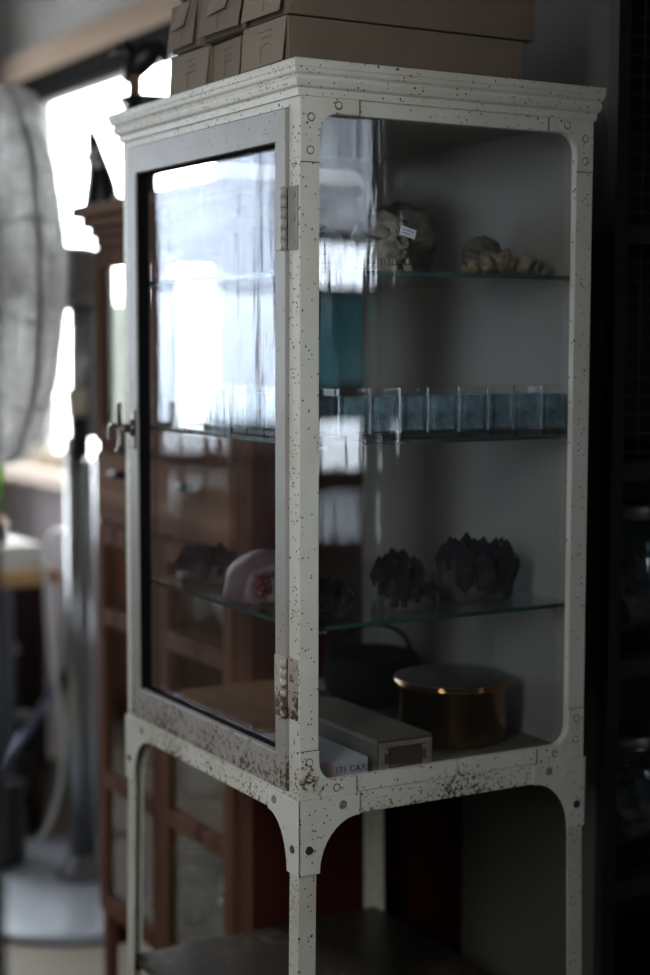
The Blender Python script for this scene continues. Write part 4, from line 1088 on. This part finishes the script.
for k in range(7):
    a = k*0.9+0.2; L = 0.16+0.02*(k % 3); sp = 0.06*(1 if k % 2 else 0.6)
    bm = bmesh.new(); pts = [Vector((sp*t*t*math.cos(a)+0.004*math.cos(a), sp*t*t*math.sin(a)+0.004*math.sin(a), 0.06+L*t)) for t in [j/8 for j in range(9)]]
    sd = Vector((-math.sin(a), math.cos(a), 0)); pv = None
    for j, p in enumerate(pts):
        ww = 0.011*math.sin(PI*min(1, (j+0.8)/9.0))
        cur = (bm.verts.new(p-sd*ww), bm.verts.new(p+Vector((math.cos(a), math.sin(a), 0))*-0.002), bm.verts.new(p+sd*ww))
        if pv:
            bm.faces.new((pv[0], cur[0], cur[1], pv[1])); bm.faces.new((pv[1], cur[1], cur[2], pv[2]))
        pv = cur
    o = bm_obj('leaf', bm, M['leaf'], pl, smooth=True); md = o.modifiers.new('solid', 'SOLIDIFY'); md.thickness = 0.001

# crates under the table, jar, tube, cable, black tin
def crate_parts(e, w_, d_, h_):
    bm = bmesh.new()
    box(bm, -w_, w_, -d_, d_, 0, 0.012)
    for s in (-1, 1):
        for z0_ in (0.0, h_*0.52):
            box(bm, -w_, w_, s*d_-0.006, s*d_+0.006, z0_+0.012, z0_+h_*0.45); box(bm, s*w_-0.006, s*w_+0.006, -d_, d_, z0_+0.012, z0_+h_*0.45)
        for q in (-1, 1): box(bm, s*w_-0.014, s*w_+0.006, q*d_-0.014, q*d_+0.006, 0, h_)
    bm_obj('crate_body', bm, M['crate'], e)
    bm_obj('crate_lid', BX(-w_, w_, -d_, d_, h_, h_+0.010), M['crate'], e)
c2 = empty('crate', 'lower dark crate standing on the floor under the corner table', 'crate', (0.375, 2.610, 0.0), 0, 'crates under the corner table')
crate_parts(c2, 0.13, 0.235, 0.18)
cr_ = empty('crate', 'upper dark crate stacked under the corner table', 'crate', (0.375, 2.665, 0.191), 0, 'crates under the corner table')
crate_parts(cr_, 0.125, 0.165, 0.25)
o = bm_obj('dark_chest', BX(0.25, 0.735, 2.93, 3.16, 0, 0.675), M['crate'], bevel=0.004); tag(o, 'tall dark chest standing behind the crates in the corner', 'chest')
where = ('nearest the table leg', 'second from the table leg', 'rightmost in front', 'at the back right', 'at the back left')
for k, (x, y_) in enumerate(((0.36, 2.54), (0.42, 2.56), (0.48, 2.54), (0.47, 2.61), (0.39, 2.62))):
    bm = bmesh.new(); bmesh.ops.create_icosphere(bm, subdivisions=3, radius=1)
    for v in bm.verts:
        p = v.co.copy(); kk = 1+0.3*mnoise.noise(p*2+Vector((k, 0, 0))); v.co = Vector((p.x*0.030, p.y*0.025, p.z*0.020))*kk
    mz = min(v.co.z for v in bm.verts); bmesh.ops.translate(bm, verts=bm.verts, vec=(0, 0, -mz))
    o = bm_obj('shell', bm, M['pinkstuff'], loc=(x, y_, 0.4515), smooth=True)
    tag(o, 'pinkish shell on the upper crate under the table, '+where[k], 'shell', 'pink shells on the crates')
glass_jar('squat glass jar on the lower crate under the corner table', (0.462, 2.435, 0.1905), 0.055, 0.13, fill=False, group='jar beside the crates')
bm = bmesh.new(); lathe(bm, [(0, 0), (0.060, 0), (0.062, 0.01), (0.062, 0.185), (0.066, 0.19), (0.066, 0.20), (0, 0.205)], seg=40)
o = bm_obj('black_tin', bm, M['blackplastic'], loc=(0.300, 2.085, 0.0295)); tag(o, 'black round tin standing on the fan base at the left edge', 'tin')
bm = bmesh.new(); cyl(bm, (0.262, 2.175, 0.155), (0.516, 2.262, 0.415), 0.011, seg=14)
tu = bm_obj('blue_tube', bm, M['bluepole']); tag(tu, 'blue grey metal tube leaning under the corner table', 'tube')
bm = bmesh.new(); cyl(bm, (0.512, 2.259, 0.410), (0.540, 2.279, 0.442), 0.018, seg=14); bm_obj('rubber_foot', bm, M['knob'], tu)
# white cable hanging from a wall socket and running over the floor
bm = bmesh.new()
pts = [(0.548, 2.20, 0.812), (0.515, 2.190, 0.838), (0.482, 2.176, 0.840), (0.462, 2.170, 0.80), (0.458, 2.170, 0.67), (0.462, 2.160, 0.55), (0.474, 2.145, 0.44), (0.482, 2.118, 0.339), (0.462, 2.100, 0.20), (0.425, 2.100, 0.09), (0.385, 2.125, 0.046), (0.33, 2.185, 0.040), (0.25, 2.245, 0.034), (0.16, 2.27, 0.011), (-0.25, 2.20, 0.011)]
tube(bm, spline(pts, 8), 0.0070, 10)
cb = bm_obj('power_cable', bm, M['cable']); tag(cb, 'white cable hanging beside the table and trailing over the floor', 'cable')
bm_obj('plug', BX(0.545, 0.600, 2.180, 2.220, 0.795, 0.828), M['cable'], cb, bevel=0.004)
# shells on the window sill
rnd = random.Random(21)
words = ['sandy shell on the window sill, nearest the fan pole', 'sandy shell second along the window sill', 'sandy shell third along the window sill', 'sandy shell fourth along the window sill', 'sandy shell fifth along the window sill', 'sandy shell farthest along the window sill']
for k in range(6):
    bm = bmesh.new()
    pr_ = []
    tube(bm, [Vector((0.020*(1-t)*math.cos(t*14), 0.020*(1-t)*math.sin(t*14), 0.03+0.045*t)) for t in [j/30 for j in range(31)]], [0.026*(1-j/31)+0.002 for j in range(31)], 8)
    mz = min(v.co.z for v in bm.verts); bmesh.ops.translate(bm, verts=bm.verts, vec=(0, 0, -mz))
    o = bm_obj('sea_shell', bm, M['shell'], loc=(0.760, 2.45+0.13*k, 0.9325)); tag(o, words[k], 'shell', 'sandy shells on the sill')

# ================================================================ TALL BLACK RACK AT THE RIGHT
rk = empty('tall_rack', 'tall black mesh-fronted rack with a pale grey side board, right of the cream cabinet', 'rack')
rx0, rx1, ry0, ry1, rh = 0.560, 1.150, 0.075, 0.445, 2.45
bm_obj('side_board', BX(rx0, rx0+0.016, ry0+0.022, ry1, 0, rh), M['panel_grey'], rk)
bm_obj('far_side_board', BX(rx1-0.016, rx1, ry0+0.022, ry1, 0, rh), M['rack'], rk)
bm_obj('back_board', BX(rx0+0.016, rx1-0.016, ry1-0.006, ry1, 0.02, rh), M['rack'], rk)
bm = bmesh.new(); box(bm, rx0, rx0+0.022, ry0, ry0+0.022, 0, rh); box(bm, rx1-0.022, rx1, ry0, ry0+0.022, 0, rh)
for z_ in (0.30, 0.525, 0.862, 1.155, 1.50, 2.0, 2.42): box(bm, rx0+0.022, rx1-0.022, ry0, ry0+0.022, z_-0.03, z_-0.003)
bm_obj('front_frame', bm, M['rack'], rk)
for z_ in (0.30, 0.525, 0.862, 1.155, 1.50, 2.0, 2.42): bm_obj('shelf_board', BX(rx0+0.016, rx1-0.016, ry0+0.022, ry1-0.006, z_-0.012, z_), M['rack'], rk)
bm = bmesh.new()
for z0_, z1_ in ((1.165, 1.465), (1.515, 1.965), (2.01, 2.385)):
    k = z0_
    while k < z1_: box(bm, rx0+0.022, rx1-0.022, ry0+0.009, ry0+0.011, k, k+0.0015); k += 0.028
    x = rx0+0.03
    while x < rx1-0.03: box(bm, x, x+0.0015, ry0+0.0115, ry0+0.0135, z0_, z1_); x += 0.028
bm_obj('wire_mesh', bm, simple('grey_mesh_wire', (0.03, 0.03, 0.03), 0.5), rk)
glass_jar('upper screw-top jar on the dark rack at the right', (0.700, 0.205, 0.8625), 0.070, 0.215, group='jars on the rack')
glass_jar('lower screw-top jar with a grey lid on the dark rack at the right', (0.700, 0.200, 0.5255), 0.075, 0.190, group='jars on the rack')
# dark bin under the rear of the cabinets
o = bm_obj('winter_hedge', BX(2.6, 3.4, -1.5, 7.0, -1.0, 1.55), M['treegreen']); tag(o, 'dark hedge outside below the window', 'hedge')
